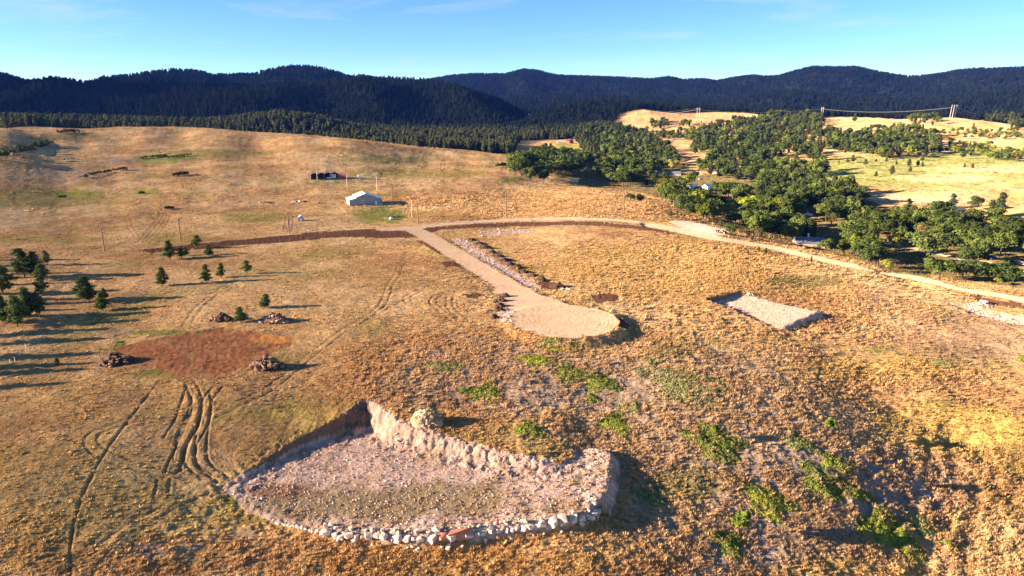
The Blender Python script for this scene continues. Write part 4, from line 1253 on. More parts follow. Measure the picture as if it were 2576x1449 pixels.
SHRUB_LABELS = ['bright green low shrub patch closest below the turning circle, two lobes left', 'thin green shrub patch just above the bright patch below the turning circle', 'olive green shrub patch with a bare gap, above its darker neighbour', 'dark round shrub patch touching the bare grey ground below the turning circle',
 'dark green shrub patch standing alone left of the grey bare ground', 'tiny green shrub beside the lone dark shrub patch', 'dull grey green shrub patch farthest left on the bare ground', 'largest grey green shrub patch, as wide as a house', 'small green shrub just above the largest shrub patch', 'small dry green shrub between the dark round patch and the pad',
 'dark green shrub patch right above the back of the rubble pad', 'bright yellow green shrub patch with a tail, right of the rubble pad', 'faint olive shrub patch above the bright tailed patch', 'green shrub patch around the thin young tree nearest the rubble pad', 'bright green oval shrub patch on the lower right slope', 'long dark green shrub patch running downhill beside a thin young tree', 'pale green shrub patch between two thin young trees', 'biggest bright shrub patch near the bottom right corner', 'olive shrub patch touching the biggest bright patch', 'dark shrub patch under the bushy tree at the bottom right',
 'small green shrub right behind the middle young tree', 'small green shrub behind the young tree nearest the pad', 'green shrub strip along the front rim of the turning circle', 'little green shrub right of the strip below the turning circle', 'small olive shrub alone on the slope below the small pink pad', 'faint green shrub patch at the foot of the rubble pad shade side', 'small green shrub at the bottom right, below the biggest bright patch', 'low grey green shrubs on the lawn in front of the grey barn', 'thin green shrub strip above the long dark patch']
for i, (px, py, rx, ry, sh) in enumerate(SHRUB_PX):
    p = at(px, py); m_ = px_m(p)
    rxw = rx * m_
    far_, near_ = hit(px, py - ry)[0], hit(px, py + ry)[0]
    ryw = float(np.hypot(*(far_ - near_))) / 2
    v, f = shrub_mesh(50 + i, rxw * 1.05, ryw * 1.15, .24)
    # lay it on the land
    v[:, 2] += h(v[:, 0] + p[0], v[:, 1] + p[1]) - p[2]
    me = mesh_np('shrub_patch', v, f); me.materials.append(M['leaf'])
    o = tag(link('shrub_patch', me, None, None, p), SHRUB_LABELS[i], 'shrub', 'low shrub patches on the slope')
    o.color = ((.31,.34,.05,1), (.22,.26,.05,1), (.27,.29,.105,1))[sh]

# ------------------------------------------------------------------ pines standing apart
def pine_px(px, py, hpx, label, group=None, **kw):
    p = at(px, py)
    return tree('pine', p, hpx * px_m(p) * 1.03, label, group, **kw)
PL = [(62,700,74,1.25,'tallest pine at the back of the left grove'),(89,696,60,1.0,'pine leaning on the tallest one at the back of the left grove'),(119,667,36,1.1,'small pine standing apart behind the left grove'),
 (109,706,42,1.15,'pine in front of the small one behind the left grove'),(104,740,46,1.15,'pine in the middle of the left grove, shadow to its right'),(8,742,68,1.1,'pine cut by the left edge of the picture, behind the others'),
 (71,801,74,1.05,'dark pine at the front of the left grove'),(101,798,62,1.0,'forked pine at the right front of the left grove'),(44,821,74,1.05,'frontmost pine of the left grove'),(13,813,66,1.05,'front pine of the left grove at the picture edge'),
 (212,762,64,1.05,'tall pine of the pair just right of the left grove'),(225,758,48,1.0,'shorter pine of the pair just right of the left grove'),(258,781,44,1.2,'bushy pine right of the tall pair'),(264,752,26,1.1,'small pine peeping over the bushy one'),
 (427,653,46,1.0,'tall slim pine in front of the end of the dark soil strip'),(456,650,27,1.4,'broad low pine beside the tall slim one'),(468,643,20,1.2,'smallest pine beside the dark soil strip'),(494,625,32,1.1,'pine standing behind the dark soil strip'),(526,644,27,1.3,'round pine right of the group at the dark soil strip'),
 (409,719,44,1.15,'lone pine in the open, left of the row of three'),(520,710,42,1.0,'first pine of the row of three on the slope'),(556,698,35,1.0,'middle pine of the row of three on the slope'),(621,689,34,1.05,'last pine of the row of three, rightmost'),
 (606,810,37,1.35,'pine beside the blackish heap at the red earth pad'),(666,774,33,1.45,'broad pine above the heap of tan rocks'),
 (145,919,18,1.1,'little green sapling in the open below the left grove')]
for px, py, hp, w_, lab in PL:
    c = None if hp > 20 else (.07, .12, .03)
    pine_px(px, py, hp * 1.06, lab, 'pines on the left slope', width=w_ * 1.2, colour=c)
OFF = [(-40,655,52),(-95,668,60),(-130,700,60),(-45,770,70),(-130,790,75),(-150,850,80),(-70,930,75),(-140,985,80),(-45,742,60),(-45,842,80),(-75,868,85),(-38,905,66),(-110,905,92),(-95,948,80),(-60,800,70),(-70,760,70),(-55,720,60),(-30,690,55),(-180,935,90)]
for px, py, hp in OFF:
    az = math.atan((px - W0 / 2) / F)
    pine_px(px, py, hp, 'pine just beyond the left edge, its shadow falling across the left slope', 'pines beyond the left edge', parts=False)
# thin young trees on the right slope
YM = []
for i in range(2):
    v, f = oak_mesh(1000 + i, lobes=8, cards=1300, rad=1.35, hgt=2.7, size=.2, flat=1.0); v[:, 2] += .95
    cm = mesh_np('young_crown', v, f); cm.materials.append(M['leaf'])
    tm = trunk_mb(2.8, .07, 3, 1100 + i, .9).mesh('young_trunk'); tm.materials.append(M['bark'])
    YM.append((cm, tm))
for i, (px, py, hp, w_, lab) in enumerate([(2087,1094,44,1.0,'thin young tree with a long flat shadow, highest on the right slope'),(1800,1099,33,1.1,'thin young tree standing in a green shrub patch, nearest the rubble pad'),(2079,1195,46,1.0,'thin young tree at the end of the long dark shrub patch'),(1856,1349,66,1.25,'bushy young tree nearest the bottom right of the slope'),(2572,930,36,1.1,'young tree cut by the right edge of the picture')]):
    p = at(px, py); s = hp * px_m(p) / 3.9 * 1.12
    r = empty('young_tree', p, i * 1.7, label=lab, cat='tree', group='young trees on the right slope'); r.scale = (s * w_, s * w_, s)
    c = link('crown', YM[i % 2][0], None, r); link('trunk', YM[i % 2][1], None, r)
    c.color = (.15, .19, .035, 1)

# ------------------------------------------------------------------ valley trees
def r3(pts): return [(1251 + .259 * x, 125.1 + .259 * y) for x, y in pts]
def r4(pts): return [(1907.4 + .259 * x, 125.1 + .259 * y) for x, y in pts]
CLEAR = [r3([(2180,770),(2380,800),(2370,850),(2250,850)]), [(1800,528),(1872,540),(1860,572),(1800,560)], [(2040,590),(2105,590),(2105,615),(2040,615)],
         [(1700,425),(1745,425),(1745,445),(1700,445)], [(1755,462),(1812,460),(1812,486),(1755,486)], [(2005,528),(2055,528),(2055,552),(2005,552)], [(2375,518),(2465,518),(2465,545),(2375,545)],[(2480,640),(2575,640),(2575,675),(2480,668)]]
ZONES = [  # polygon of tree feet, spacing in metres, share of pines, share of bright trees, height range, label, group, place words
 (r3([(740,900),(800,790),(900,760),(1150,740),(1230,800),(1440,820),(1500,880),(1560,960),(1640,1000),(1440,1010),(1300,1000),(1100,1060),(1000,1080),(880,1030),(800,960)]), 11, .75, .03, (11,17), 'the slope wood beside the red house'),
 (r3([(1060,1080),(1440,1000),(1640,1010),(1760,1070),(1700,1180),(1540,1190),(1640,1250),(1900,1290),(1880,1330),(1640,1360),(1240,1340),(1150,1310),(950,1270),(900,1200),(1050,1150)]), 10, .10, .12, (9,14), 'the wood behind the grass shoulder'),
 (r3([(120,1130),(300,1100),(430,1050),(700,1055),(850,1090),(860,1180),(700,1230),(480,1240),(450,1310),(300,1290),(130,1210)]), 9, .0, .0, (10,15), 'the clump beside the motor home'),
 (r3([(430,1035),(980,1080),(1020,1110),(850,1110)]), 9, .1, .0, (8,12), 'the hedge line below the green field'),
 (r3([(390,1030),(540,1030),(530,1000),(420,1000)]), 9, 1, .0, (10,14), 'the stand below the green field'),
 (r3([(1540,830),(2000,790),(2100,880),(1930,910),(1850,900),(1560,870)]), 11, .15, .25, (9,13), 'the belt across the golden clearing'),
 (r3([(2000,760),(2250,740),(2300,700),(2576,700),(2576,1250),(2450,1290),(2250,1290),(1950,1200),(1960,1150),(2080,1130),(2060,1040),(1890,1020),(1900,950),(1940,900)]), 11, .5, .08, (10,16), 'the wide wood above the white barn'),
 (r4([(0,680),(240,640),(600,660),(620,720),(580,760),(800,860),(1100,870),(1050,1000),(880,1020),(630,980),(560,1080),(150,1010),(190,1080),(0,1120)]), 12, .65, .08, (10,16), 'the wood under the middle pylon'),
 (r4([(650,960),(870,840),(1060,850),(1250,800),(1560,780),(1690,850),(1760,960),(1780,1000),(1600,1050),(1250,1080),(1000,1030)]), 11, .3, .2, (9,15), 'the round wood above the green meadow'),
 (r4([(0,1120),(110,1110),(250,1190),(450,1190),(650,1170),(660,1230),(430,1240),(700,1380),(950,1400),(990,1500),(600,1560),(0,1449)]), 9.5, .35, .06, (9,15), 'the wood left of the green meadow'),
 (r4([(1650,815),(2150,790),(2450,800),(2576,850),(2576,885),(1900,865),(1700,845)]), 11, .1, .6, (5,9), 'the bright scrub on the far right hill'),
 (r4([(1790,1000),(1880,900),(2050,930),(2250,960),(2280,1000),(2000,1040)]), 10, .2, .35, (6,10), 'the scrub below the far right hill'),
 (r4([(2180,1040),(2700,1000),(2700,1090),(2350,1095),(2200,1075)]), 9, .0, 1.0, (7,10), 'the bright row right of the meadow'),
 (r4([(1430,690),(1560,660),(1760,680),(1740,745),(1500,720)]), 12, .4, .3, (8,14), 'the clump by the three pole pylon'),
 (r4([(2200,690),(2530,690),(2530,700),(2200,700)]), 14, 1, .0, (14,18), 'the row on the far right skyline'),
 (r4([(2430,745),(2700,720),(2700,800),(2460,790)]), 12, .5, .2, (9,13), 'the far right clump of the hill'),
 (r4([(1040,810),(1220,800),(1210,775),(1060,780)]), 9, .0, .0, (8,11), 'the dark clump on the golden hill'),
 (r4([(1280,790),(1400,775),(1390,750),(1290,760)]), 10, .3, .5, (9,13), 'the bright pair on the golden hill'),
 ([(1655,503),(1690,482),(1760,484),(1850,490),(1880,505),(1850,522),(1790,525),(1800,545),(1790,564),(1745,556),(1700,531)], 7.5, .0, .12, (9,13), 'the thicket beside the road bend'),
 ([(1828,548),(1905,542),(1960,562),(2060,602),(2200,622),(2190,668),(2100,642),(2020,622),(1950,606),(1900,599),(1850,586)], 8.0, .05, .10, (9,13), 'the belt just behind the gravel road'),
 ([(1910,522),(1960,508),(2060,503),(2110,498),(2170,527),(2190,552),(2130,572),(2000,562),(1960,548)], 8.5, .15, .10, (10,14), 'the trees around the white boat'),
 ([(2110,562),(2190,547),(2280,572),(2370,562),(2450,557),(2530,572),(2620,592),(2620,652),(2560,647),(2500,640),(2440,640),(2390,632),(2350,642),(2290,617),(2240,602),(2190,602)], 8.0, .04, .16, (9,13), 'the oak wood along the valley lane'),
 (r3([(1480,720),(1640,695),(1655,760),(1500,775)]), 10, .6, .05, (9,13), 'the left clump on the pylon knoll'),
 (r3([(1740,722),(1870,715),(1870,750),(1750,752)]), 10, .5, .05, (8,12), 'the right clump on the pylon knoll'),
 (r3([(1900,700),(2220,720),(2210,800),(1950,790)]), 20, .8, .0, (4,7), 'the scattered row right of the knoll'),
 ([(2385,642),(2470,648),(2478,676),(2400,674)], 8.5, .0, .15, (9,12), 'the trees between lane and front row'),
 ([(2590,655),(2650,660),(2660,720),(2575,705)], 8.5, .0, .15, (9,12), 'the trees at the far right edge'),
]
def poisson(poly, sp, seed):
    rng = random.Random(seed)
    x0, y0 = poly.min(0); x1, y1 = poly.max(0)
    area = (x1 - x0) * (y1 - y0)
    n = int(min(9000, area / (sp * sp) * 4))
    xs = [rng.uniform(x0, x1) for _ in range(n)]; ys = [rng.uniform(y0, y1) for _ in range(n)]
    ok = in_poly(np.array(xs), np.array(ys), poly)
    grid, out = {}, []
    for x, y, k in zip(xs, ys, ok):
        if not k: continue
        gx, gy = int(x // sp), int(y // sp)
        if any((x - q[0]) ** 2 + (y - q[1]) ** 2 < sp * sp for i in (-1, 0, 1) for j in (-1, 0, 1) for q in grid.get((gx + i, gy + j), ())): continue
        grid.setdefault((gx, gy), []).append((x, y)); out.append((x, y))
    return out
SEEN = [(1764,463,1803,482),(1728,467,1748,475),(1650,427,1677,438),(1695,432,1724,440),(1434,447,1457,460),(2018,530,2040,546),(2384,514,2455,533),(2036,598,2099,612),(1420,345,1450,362),(1395,355,1420,363),
 (2490,644,2512,655),(2528,650,2548,663),(2560,654,2575,668),(1721,408,1738,418),(1765,447,1775,455),(1815,552,1860,570),(2212,604,2236,617),(2259,617,2295,631),(2349,636,2390,650),(2255,640,2330,690),(1470,455,1640,470),(1795,485,1830,500),(1660,380,1720,425)]
def hides(qx, qy, hpx, wpx):
    return any(qx + wpx > a and qx - wpx < c and qy > d + 1 and qy - hpx < (b + d) / 2 for a, b, c, d in SEEN)
cand = []     # (apparent size, kind, x, y, z, height, width, colour, label, group, parts)
clearw = [np.array(c) for c in CLEAR]
for zi, (poly, sp, pine, bright, hr, where) in enumerate(ZONES):
    wp = W(poly)
    pts = poisson(wp, sp * (.88 if zi >= 18 else .95), 40 + zi)
    rng = random.Random(900 + zi)
    for x, y in pts:
        z = ground_z(x, y)
        qx, qy = to_pix(np.array([x]), np.array([y]), np.array([z]))
        if any(in_poly(qx, qy, c)[0] for c in clearw): continue
        if g_at(REG, np.array([x]), np.array([y]))[0] != 0: continue
        hgt = rng.uniform(*hr) * rng.choice((.75, 1.0, 1.1, 1.25))
        isp = rng.random() < pine
        mp = px_m((x, y, z))
        if hides(qx[0], qy[0], hgt / mp * .95, hgt / mp * (.2 if isp else .4)): continue
        w_ = rng.uniform(.7, 1.35)
        j = rng.uniform(.5, 1.2)
        u = rng.random()
        if isp: c, word = (.088 * j, .100 * j, .036 * j), 'olive green pine'
        elif u < bright * .75: c, word = (.19 * j, .215 * j, .030 * j), 'yellow green tree'
        elif u < bright * .9: c, word = (.23 * j, .15 * j, .06 * j), 'rusty tan tree'
        elif u < .6: c, word = (.082 * j, .112 * j, .030 * j), 'dark green oak'
        else: c, word = (.125 * j, .160 * j, .036 * j), 'mid green oak'
        d = math.hypot(x, y)
        cand.append((hgt / d, 'pine' if isp else 'oak', x, y, z, hgt, w_ if not isp else w_ * 1.05, c, word, where, True))
EXPL = [  # single trees that stand out: pixel of the foot, height px, width factor, kind, colour, label
 (2361,703,50,1.35,'oak',(.085,.12,.026),'wide oak showing its pale trunk, nearest the gravel road at the right'),
 (2419,704,44,1.05,'oak',(.075,.105,.03),'grey green oak beside the wide oak with the pale trunk'),
 (2452,707,44,1.1,'oak',(.06,.085,.026),'second oak right of the wide oak with the pale trunk'),
 (2484,707,42,1.1,'oak',(.085,.125,.026),'light green oak in the front row beside the road'),
 (2518,709,44,1.1,'oak',(.055,.085,.022),'dark oak near the right end of the front row'),
 (2546,713,36,1.0,'oak',(.05,.078,.02),'last dark oak of the front row at the right'),
 (2508,716,16,1.3,'oak',(.2,.21,.03),'small yellow bush at the foot of the front oak row'),
 (2330,651,58,1.25,'oak',(.095,.12,.032),'big round oak at the edge of the shaded meadow'),
 (2247,621,26,1.2,'oak',(.22,.21,.03),'yellow bushy tree beside the valley lane'),
 (2226,680,24,1.2,'oak',(.26,.26,.03),'yellow shrub at the corner of the shaded meadow'),
 (2207,670,46,.95,'oak',(.055,.08,.026),'dark oak at the corner of the shaded meadow'),
 (2185,668,42,1.05,'oak',(.062,.085,.026),'second dark oak left of the shaded meadow'),
 (2160,655,44,1.1,'oak',(.065,.09,.026),'oak left of the shaded meadow, behind the road'),
 (2075,637,34,1.1,'oak',(.075,.10,.025),'oak in front of the dark roofed house'),
 (1880,542,44,1.15,'oak',(.25,.29,.022),'big bright yellow green tree at the shaded yard'),
 (1832,534,22,1.3,'oak',(.25,.28,.025),'low bright yellow tree below the white barn'),
 (1738,535,40,1.0,'oak',(.14,.185,.024),'light green tree beside the utility pole at the road bend'),
 (1795,552,46,1.15,'oak',(.075,.105,.024),'oak overhanging the gravel lot'),
 (1805,487,28,1.15,'oak',(.09,.13,.024),'round green tree in front of the white barn'),
 (1842,500,30,1.1,'oak',(.17,.18,.07),'pale willow like tree right of the white barn'),
 (1948,546,30,1.2,'oak',(.26,.27,.03),'bright yellow tree left of the white boat'),
 (1974,540,46,1.2,'pine',(.055,.07,.05),'bluish spruce behind the bright yellow tree'),
 (1692,432,27,.95,'oak',(.24,.22,.06),'yellow poplar behind the white roofed shed'),
 (1573,459,20,1.1,'oak',(.30,.28,.03),'small yellow tree at the rim of the grass shoulder'),
 (1475,448,22,.9,'oak',(.20,.20,.05),'pale yellow tree right of the white camper'),
 (1585,510,21,1.15,'oak',(.06,.085,.025),'round bush beside the utility pole on the grass shoulder'),
 (1609,511,20,1.15,'oak',(.045,.065,.022),'dark round bush next to the bush by the utility pole'),
 (1688,547,13,1.2,'oak',(.06,.085,.025),'small bush at the foot of the pole by the road bend'),
 (1812,572,18,.8,'pine',(.06,.085,.025),'little pine standing alone behind the gravel lot'),
 (1838,590,24,1.2,'oak',(.06,.085,.025),'bushy tree at the end of the gravel lot'),
 (2393,525,34,1.0,'pine',(.05,.065,.045),'bluish spruce behind the grey roofed house'),
 (2283,538,34,1.0,'pine',(.05,.065,.035),'spruce right of the valley utility pole'),
 (2450,528,32,1.2,'oak',(.06,.075,.03),'dome shaped tree behind the grey roofed house'),
 (2508,545,52,1.1,'pine',(.05,.065,.028),'tall pine right of the grey roofed house'),
 (2490,555,44,1.1,'pine',(.05,.065,.028),'pine in front of the tall one right of the grey roofed house'),
 (2360,555,44,1.25,'oak',(.05,.075,.022),'dark round tree left of the grey roofed house'),
 (1785,635,0,1,'oak',None,''),
 (1880,640,10,1.3,'pine',(.06,.07,.03),'small dark pine on the grass just above the road, left one'),(1908,634,12,1.2,'pine',(.06,.07,.03),'middle small dark pine on the grass beside the road'),(1925,640,14,1.2,'pine',(.06,.07,.03),'right small dark pine on the grass beside the road'),(2040,660,14,.8,'pine',(.07,.08,.03),'thin sapling on the bank beyond the gravel road'),
]
for px, py, hp, w_, kind, c, lab in EXPL:
    if hp == 0: continue
    p = at(px, py)
    hgt = hp * px_m(p) * 1.2
    tree(kind, p, hgt, lab, None, width=w_, colour=tuple(1.25 * q for q in c))
MEAD = [(1457,1140,75,'largest pine of the cluster on the green meadow'),(1470,1188,55,'pine in front of the cluster on the green meadow'),(1543,1135,60,'middle pine of the cluster on the green meadow'),(1590,1140,50,'right pine of the cluster on the green meadow'),(1588,1085,55,'pine behind the cluster on the green meadow'),
 (1338,1120,40,'small pine left of the cluster on the green meadow'),(1290,1220,90,'double topped pine in the middle of the green meadow'),(1138,1240,60,'pine left of the double topped one on the green meadow'),(790,1300,70,'leftmost lone pine on the green meadow'),(1035,1130,70,'broad low pine under the round wood on the meadow'),
 (918,1100,75,'pine of the pair at the upper left of the meadow, right one'),(862,1105,55,'pine of the pair at the upper left of the meadow, left one'),(1140,1095,35,'small pine at the foot of the round wood'),(1240,1095,50,'pine at the foot of the round wood, right of the small one'),
 (2000,1145,42,'left pine of the lone pair at the right of the meadow'),(2075,1157,50,'right pine of the lone pair at the right of the meadow'),(1680,1045,45,'pine at the right foot of the round wood'),(1978,1058,70,'dark pine left of the bright green row'),(778,1105,30,'tiny pine on the pale strip above the meadow'),
 (365,1095,90,'pine at the left end of the pale strip above the meadow'),(485,1050,50,'shrubby pine on the pale strip'),(560,1075,160,'tallest pine on the pale strip above the meadow'),(215,1030,55,'small pine at the wood edge, left on the pale strip'),(290,1010,50,'second small pine at the wood edge on the pale strip'),(2085,750,40,'single small pine on the golden hill at the right'),(932,700,75,'single tall pine on the ridge between two pylons')]
for x, y, hp, lab in MEAD:
    px, py = 1907.4 + .259 * x, 125.1 + .259 * y
    p = at(px, py)
    tree('pine', p, hp * .259 * px_m(p) * 1.05, lab, None, width=1.25, colour=(.085,.108,.032))

# nearest trees of the woods become things, the rest one mass
fpts = []
def wood_points():
    X, Y, S, K = [], [], [], []
    for r0, r1, sp in ((820, 1300, 9.0), (1300, 2100, 10.5), (2100, 3200, 15), (3200, 5000, 17)):
        n = int(.5 * 2 * R(39.0) * (r1 ** 2 - r0 ** 2) / sp ** 2)
        r = np.sqrt(RNG.uniform(r0 ** 2, r1 ** 2, n)); a = RNG.uniform(R(-39), R(39), n)
        X.append(r * np.sin(a)); Y.append(r * np.cos(a)); S.append(np.full(n, {9.0: 1.45, 10.5: 1.55, 15: 1.75, 17: 1.8}[sp]))
    X, Y, S = map(np.concatenate, (X, Y, S))
    k = g_at(woods, X, Y) > .5
    X, Y, S = X[k], Y[k], S[k]
    Z = h(X, Y)
    # drop what stays hidden behind nearer land
    el = (GZ - CZ) / RR
    run = np.maximum.accumulate(el, axis=1)
    vis = (Z + 24 - CZ) / np.hypot(X, Y) > g_at(run, X, Y) - .0005
    return X[vis], Y[vis], Z[vis], S[vis]
FX, FY, FZ, FS = wood_points()
FH = FS * RNG.uniform(.65, 1.2, len(FX)) * 10
pxf, pyf = to_pix(FX, FY, FZ)
infr = (pxf > -10) & (pxf < 2585)
def wood_label(px):
    for lim, w in ((350, 'the tree line behind the left crest'), (700, 'the tree line behind the middle crest'), (1050, 'the lit tree line below the hill'), (1300, 'the pines where crest meets valley'), (1500, 'the pines behind the far red house'), (1900, 'the pines behind the pylon knoll')):
        if px < lim: return w
    return 'the pines behind the right golden hill'
for i in np.argsort(-(FH / np.hypot(FX, FY)) - 0)[:900]:
    if infr[i] and np.hypot(FX[i], FY[i]) < 1500:
        j = RNG.uniform(.75, 1.25)
        wl_ = wood_label(pxf[i])
        cand.append((FH[i] / math.hypot(FX[i], FY[i]) * .82, 'pine', FX[i], FY[i], FZ[i], FH[i], .85, (.090 * j, .098 * j, .038 * j), 'olive green pine', wl_, i))
taken = set()
rest = []
chosen = []
for kind in ('pine', 'oak'):
    L = sorted([c for c in cand if c[1] == kind], key=lambda c: -c[0])
    keep = 235 if kind == 'pine' else 260
    for n_, c in enumerate(L):
        _, kd, x, y, z, hgt, w_, cc, lab, grp, flag = c
        if n_ < keep:
            chosen.append((c, n_ < 90 and flag is True))
            if flag is not True: taken.add(flag)
        elif flag is True:
            rest.append(c)
ORD = ['first','second','third','fourth','fifth','sixth','seventh','eighth','ninth','tenth','eleventh','twelfth','thirteenth','fourteenth','fifteenth','sixteenth']
cells = {}
byplace = {}
for c, pt in chosen: byplace.setdefault(c[9], []).append(c)
def third(v, vals):
    q = np.quantile(vals, [1 / 3, 2 / 3]); return 0 if v < q[0] else 1 if v < q[1] else 2
for c, pt in chosen:
    L = byplace[c[9]]
    qx = [a[2] / a[3] for a in L]; qd = [math.hypot(a[2], a[3]) for a in L]
    if len(L) < 7: cell = ''
    else: cell = ('front', 'middle', 'back')[third(math.hypot(c[2], c[3]), qd)] + ' ' + ('left', 'centre', 'right')[third(c[2] / c[3], qx)]
    cells.setdefault((c[9], cell, c[8]), []).append((c, pt))
for (place, cell, word), L in cells.items():
    L.sort(key=lambda q: q[0][2] / q[0][3])
    for i, (c, pt) in enumerate(L):
        where = f'{cell} of {place}' if cell else f'in {place}'
        if len(L) == 1: lab = f'{word} at the {where}' if cell else f'{word} {where}'
        else: lab = f'{ORD[min(i, 15)]} {word} from left, {where}'
        tree(c[1], (c[2], c[3], c[4]), c[5], lab, f'{word}s in {place}', width=c[6], colour=c[7], parts=pt)
# the mass of the woods
keepm = np.ones(len(FX), bool); keepm[list(taken)] = False
n = int(keepm.sum())
cj = RNG.uniform(.7, 1.25, (n, 1))
_rr = np.hypot(FX, FY)[keepm]
fc = (C(.090,.098,.038) * (1 - sstep(1350, 1750, _rr))[:, None] + C(.019,.027,.016) * sstep(1350, 1750, _rr)[:, None]) * cj  # hill pines darkened with distance, hill shade put into their colour
fk = RNG.integers(0, 4, n)
fw = np.stack([FH[keepm] / 10 * RNG.uniform(.85, 1.15, n)] * 2 + [FH[keepm] / 10], 1)
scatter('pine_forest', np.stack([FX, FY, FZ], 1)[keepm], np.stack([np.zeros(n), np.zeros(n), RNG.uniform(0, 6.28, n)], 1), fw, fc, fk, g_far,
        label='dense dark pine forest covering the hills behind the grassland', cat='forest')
n = len(rest)
if n:
    P = np.array([(c[2], c[3], c[4]) for c in rest]); hh = np.array([c[5] for c in rest]); ww = np.array([c[6] for c in rest])
    isp = np.array([c[1] == 'pine' for c in rest])
    s_ = np.where(isp, hh / 10, hh / 9.2)
    scatter('valley_woodland', P, np.stack([np.zeros(n), np.zeros(n), RNG.uniform(0, 6.28, n)], 1), np.stack([s_ * ww, s_ * ww, s_], 1), np.array([c[7] for c in rest]),
            np.where(isp, RNG.integers(0, 4, n), RNG.integers(4, 6, n)), g_far, label='mixed woodland filling the far side of the valley', cat='woodland')

# shrub clumps on the left hill
def bush_row(pts, hgt, label, colour, seed):
    rng = np.random.default_rng(seed)
    wl2 = smooth_line(W(pts), 4)
    p0 = Vector((*wl2[len(wl2) // 2], 0)); p0.z = ground_z(p0.x, p0.y)
    V, Fc, n0 = [], [], 0
    for (x, y) in wl2:
        for q in range(2):
            x2, y2 = x + rng.normal(0, hgt * .5), y + rng.normal(0, hgt * .5)
            v, f = oak_mesh(int(rng.integers(1, 9999)), lobes=4, cards=90, rad=hgt * .75, hgt=hgt * 1.1, size=hgt * .14)
            v = v + np.array([x2 - p0.x, y2 - p0.y, ground_z(x2, y2) - p0.z - hgt * .1])
            V.append(v); Fc.append(f + n0); n0 += len(v)
    me = mesh_np('shrub_row', np.vstack(V), np.vstack(Fc)); me.materials.append(M['leaf'])
    o = tag(link('shrub_row', me, None, None, p0), label, 'shrubs'); o.color = (*colour, 1)
bush_row([(-20,402),(20,394),(60,382),(100,372),(118,366)], 5.5, 'dark row of shrubs running down the left edge of the grass hill', (.055,.07,.025), 1)
bush_row([(152,337),(170,333),(190,335)], 4.0, 'brown shrub clump high on the left grass hill', (.13,.085,.04), 2)
bush_row([(215,447),(250,439),(290,432),(320,428)], 2.6, 'dark shrub line in the hollow of the grass hill', (.06,.06,.028), 3)
bush_row([(360,400),(400,396),(415,396)], 2.6, 'left dark shrub strip above the green hollow', (.055,.068,.025), 4)
bush_row([(430,399),(455,395),(475,393)], 2.4, 'right green shrub strip above the green hollow', (.11,.12,.03), 5)
bush_row([(436,446),(452,443),(468,441)], 3.0, 'grey brown shrub clump above the dark wheel tracks', (.075,.06,.035), 6)
bush_row([(357,489),(360,488)], 2.0, 'small round dark bush in the green swale', (.045,.06,.02), 7)
bush_row([(157,498),(162,498)], 1.6, 'small dark bush at the left of the green swale', (.04,.045,.02), 8)
bush_row([(421,527),(426,526)], 1.8, 'small dark bush above the curved wheel ruts', (.035,.035,.022), 9)
bush_row([(1255,420),(1275,421),(1290,424)], 4.0, 'dark bushes at the left tip of the valley wood', (.05,.07,.022), 10)
bush_row([(975,547),(990,548),(1005,546)], 1.0, 'pale sage bushes beside the white dome tank', (.14,.15,.08), 11)

# ------------------------------------------------------------------ poles
def utility_pole(px, top, foot, label, m='pole', arm=True, rad=.17, group='utility poles', transformer=False):
    p = at(px, foot); hgt = (foot - top) * px_m(p) * 1.03
    r = empty('utility_pole', p, label=label, cat='utility pole', group=group)
    MB().tube([(0, 0, -.8), (0, 0, hgt)], rad * 1.25, rad * .85, 8).build('pole', M[m], r)
    if arm:
        a = MB().box(-1.2, 1.2, -.10, .10, hgt - .75, hgt - .5)
        a.build('crossarm', M[m], r)
        for x in (-1.05, 0.45, 1.05):
            MB().tube([(x, 0, hgt - .5), (x, 0, hgt - .28)], .07, .05, 6).build('insulator', M['white'], r)
    if transformer:
        MB().tube([(.35, -.1, hgt - 2.4), (.35, -.1, hgt - 1.4)], .27, .27, 10).build('transformer', M['steel'], r)
    return r
for i, a in enumerate([(263,575,632,'utility pole at the left end of the dark soil strip'),(455,552,608,'utility pole behind the group of small pines'),(727,535,588,'utility pole beside the fenced pen'),(1051,511,560,'brown utility pole beside the white pole at the road junction'),
 (1273,490,545,'utility pole standing alone behind the middle of the road'),(1568,487,537,'utility pole in front of the two round bushes'),(1693,503,538,'utility pole at the road bend beside a small bush'),(987,469,503,'utility pole just behind the grey barn')]):
    utility_pole(*a, rad=.28)
for a in [(1036,505,548,'pale pink white pole at the road junction'),(798,429,456,'white pole in front of the dark sheds'),(873,439,470,'white pole right of the red container'),(948,445,478,'white pole between the dark sheds and the grey barn')]:
    utility_pole(*a, m='pole_pale', arm=False, group='white poles', rad=.15)
utility_pole(1906,495,519,'pale utility pole with a transformer at the shaded yard', m='pole_grey', transformer=True)
utility_pole(2260,494,534,'tall brown utility pole at the edge of the green meadow')
utility_pole(2096,525,556,'utility pole with a crossarm among the oaks behind the boat')
utility_pole(2431,602,628,'pale leaning post in the oak wood by the lane', m='pole_grey', arm=False)
utility_pole(1966,528,541,'short white post left of the white boat', m='white', arm=False, rad=.12)

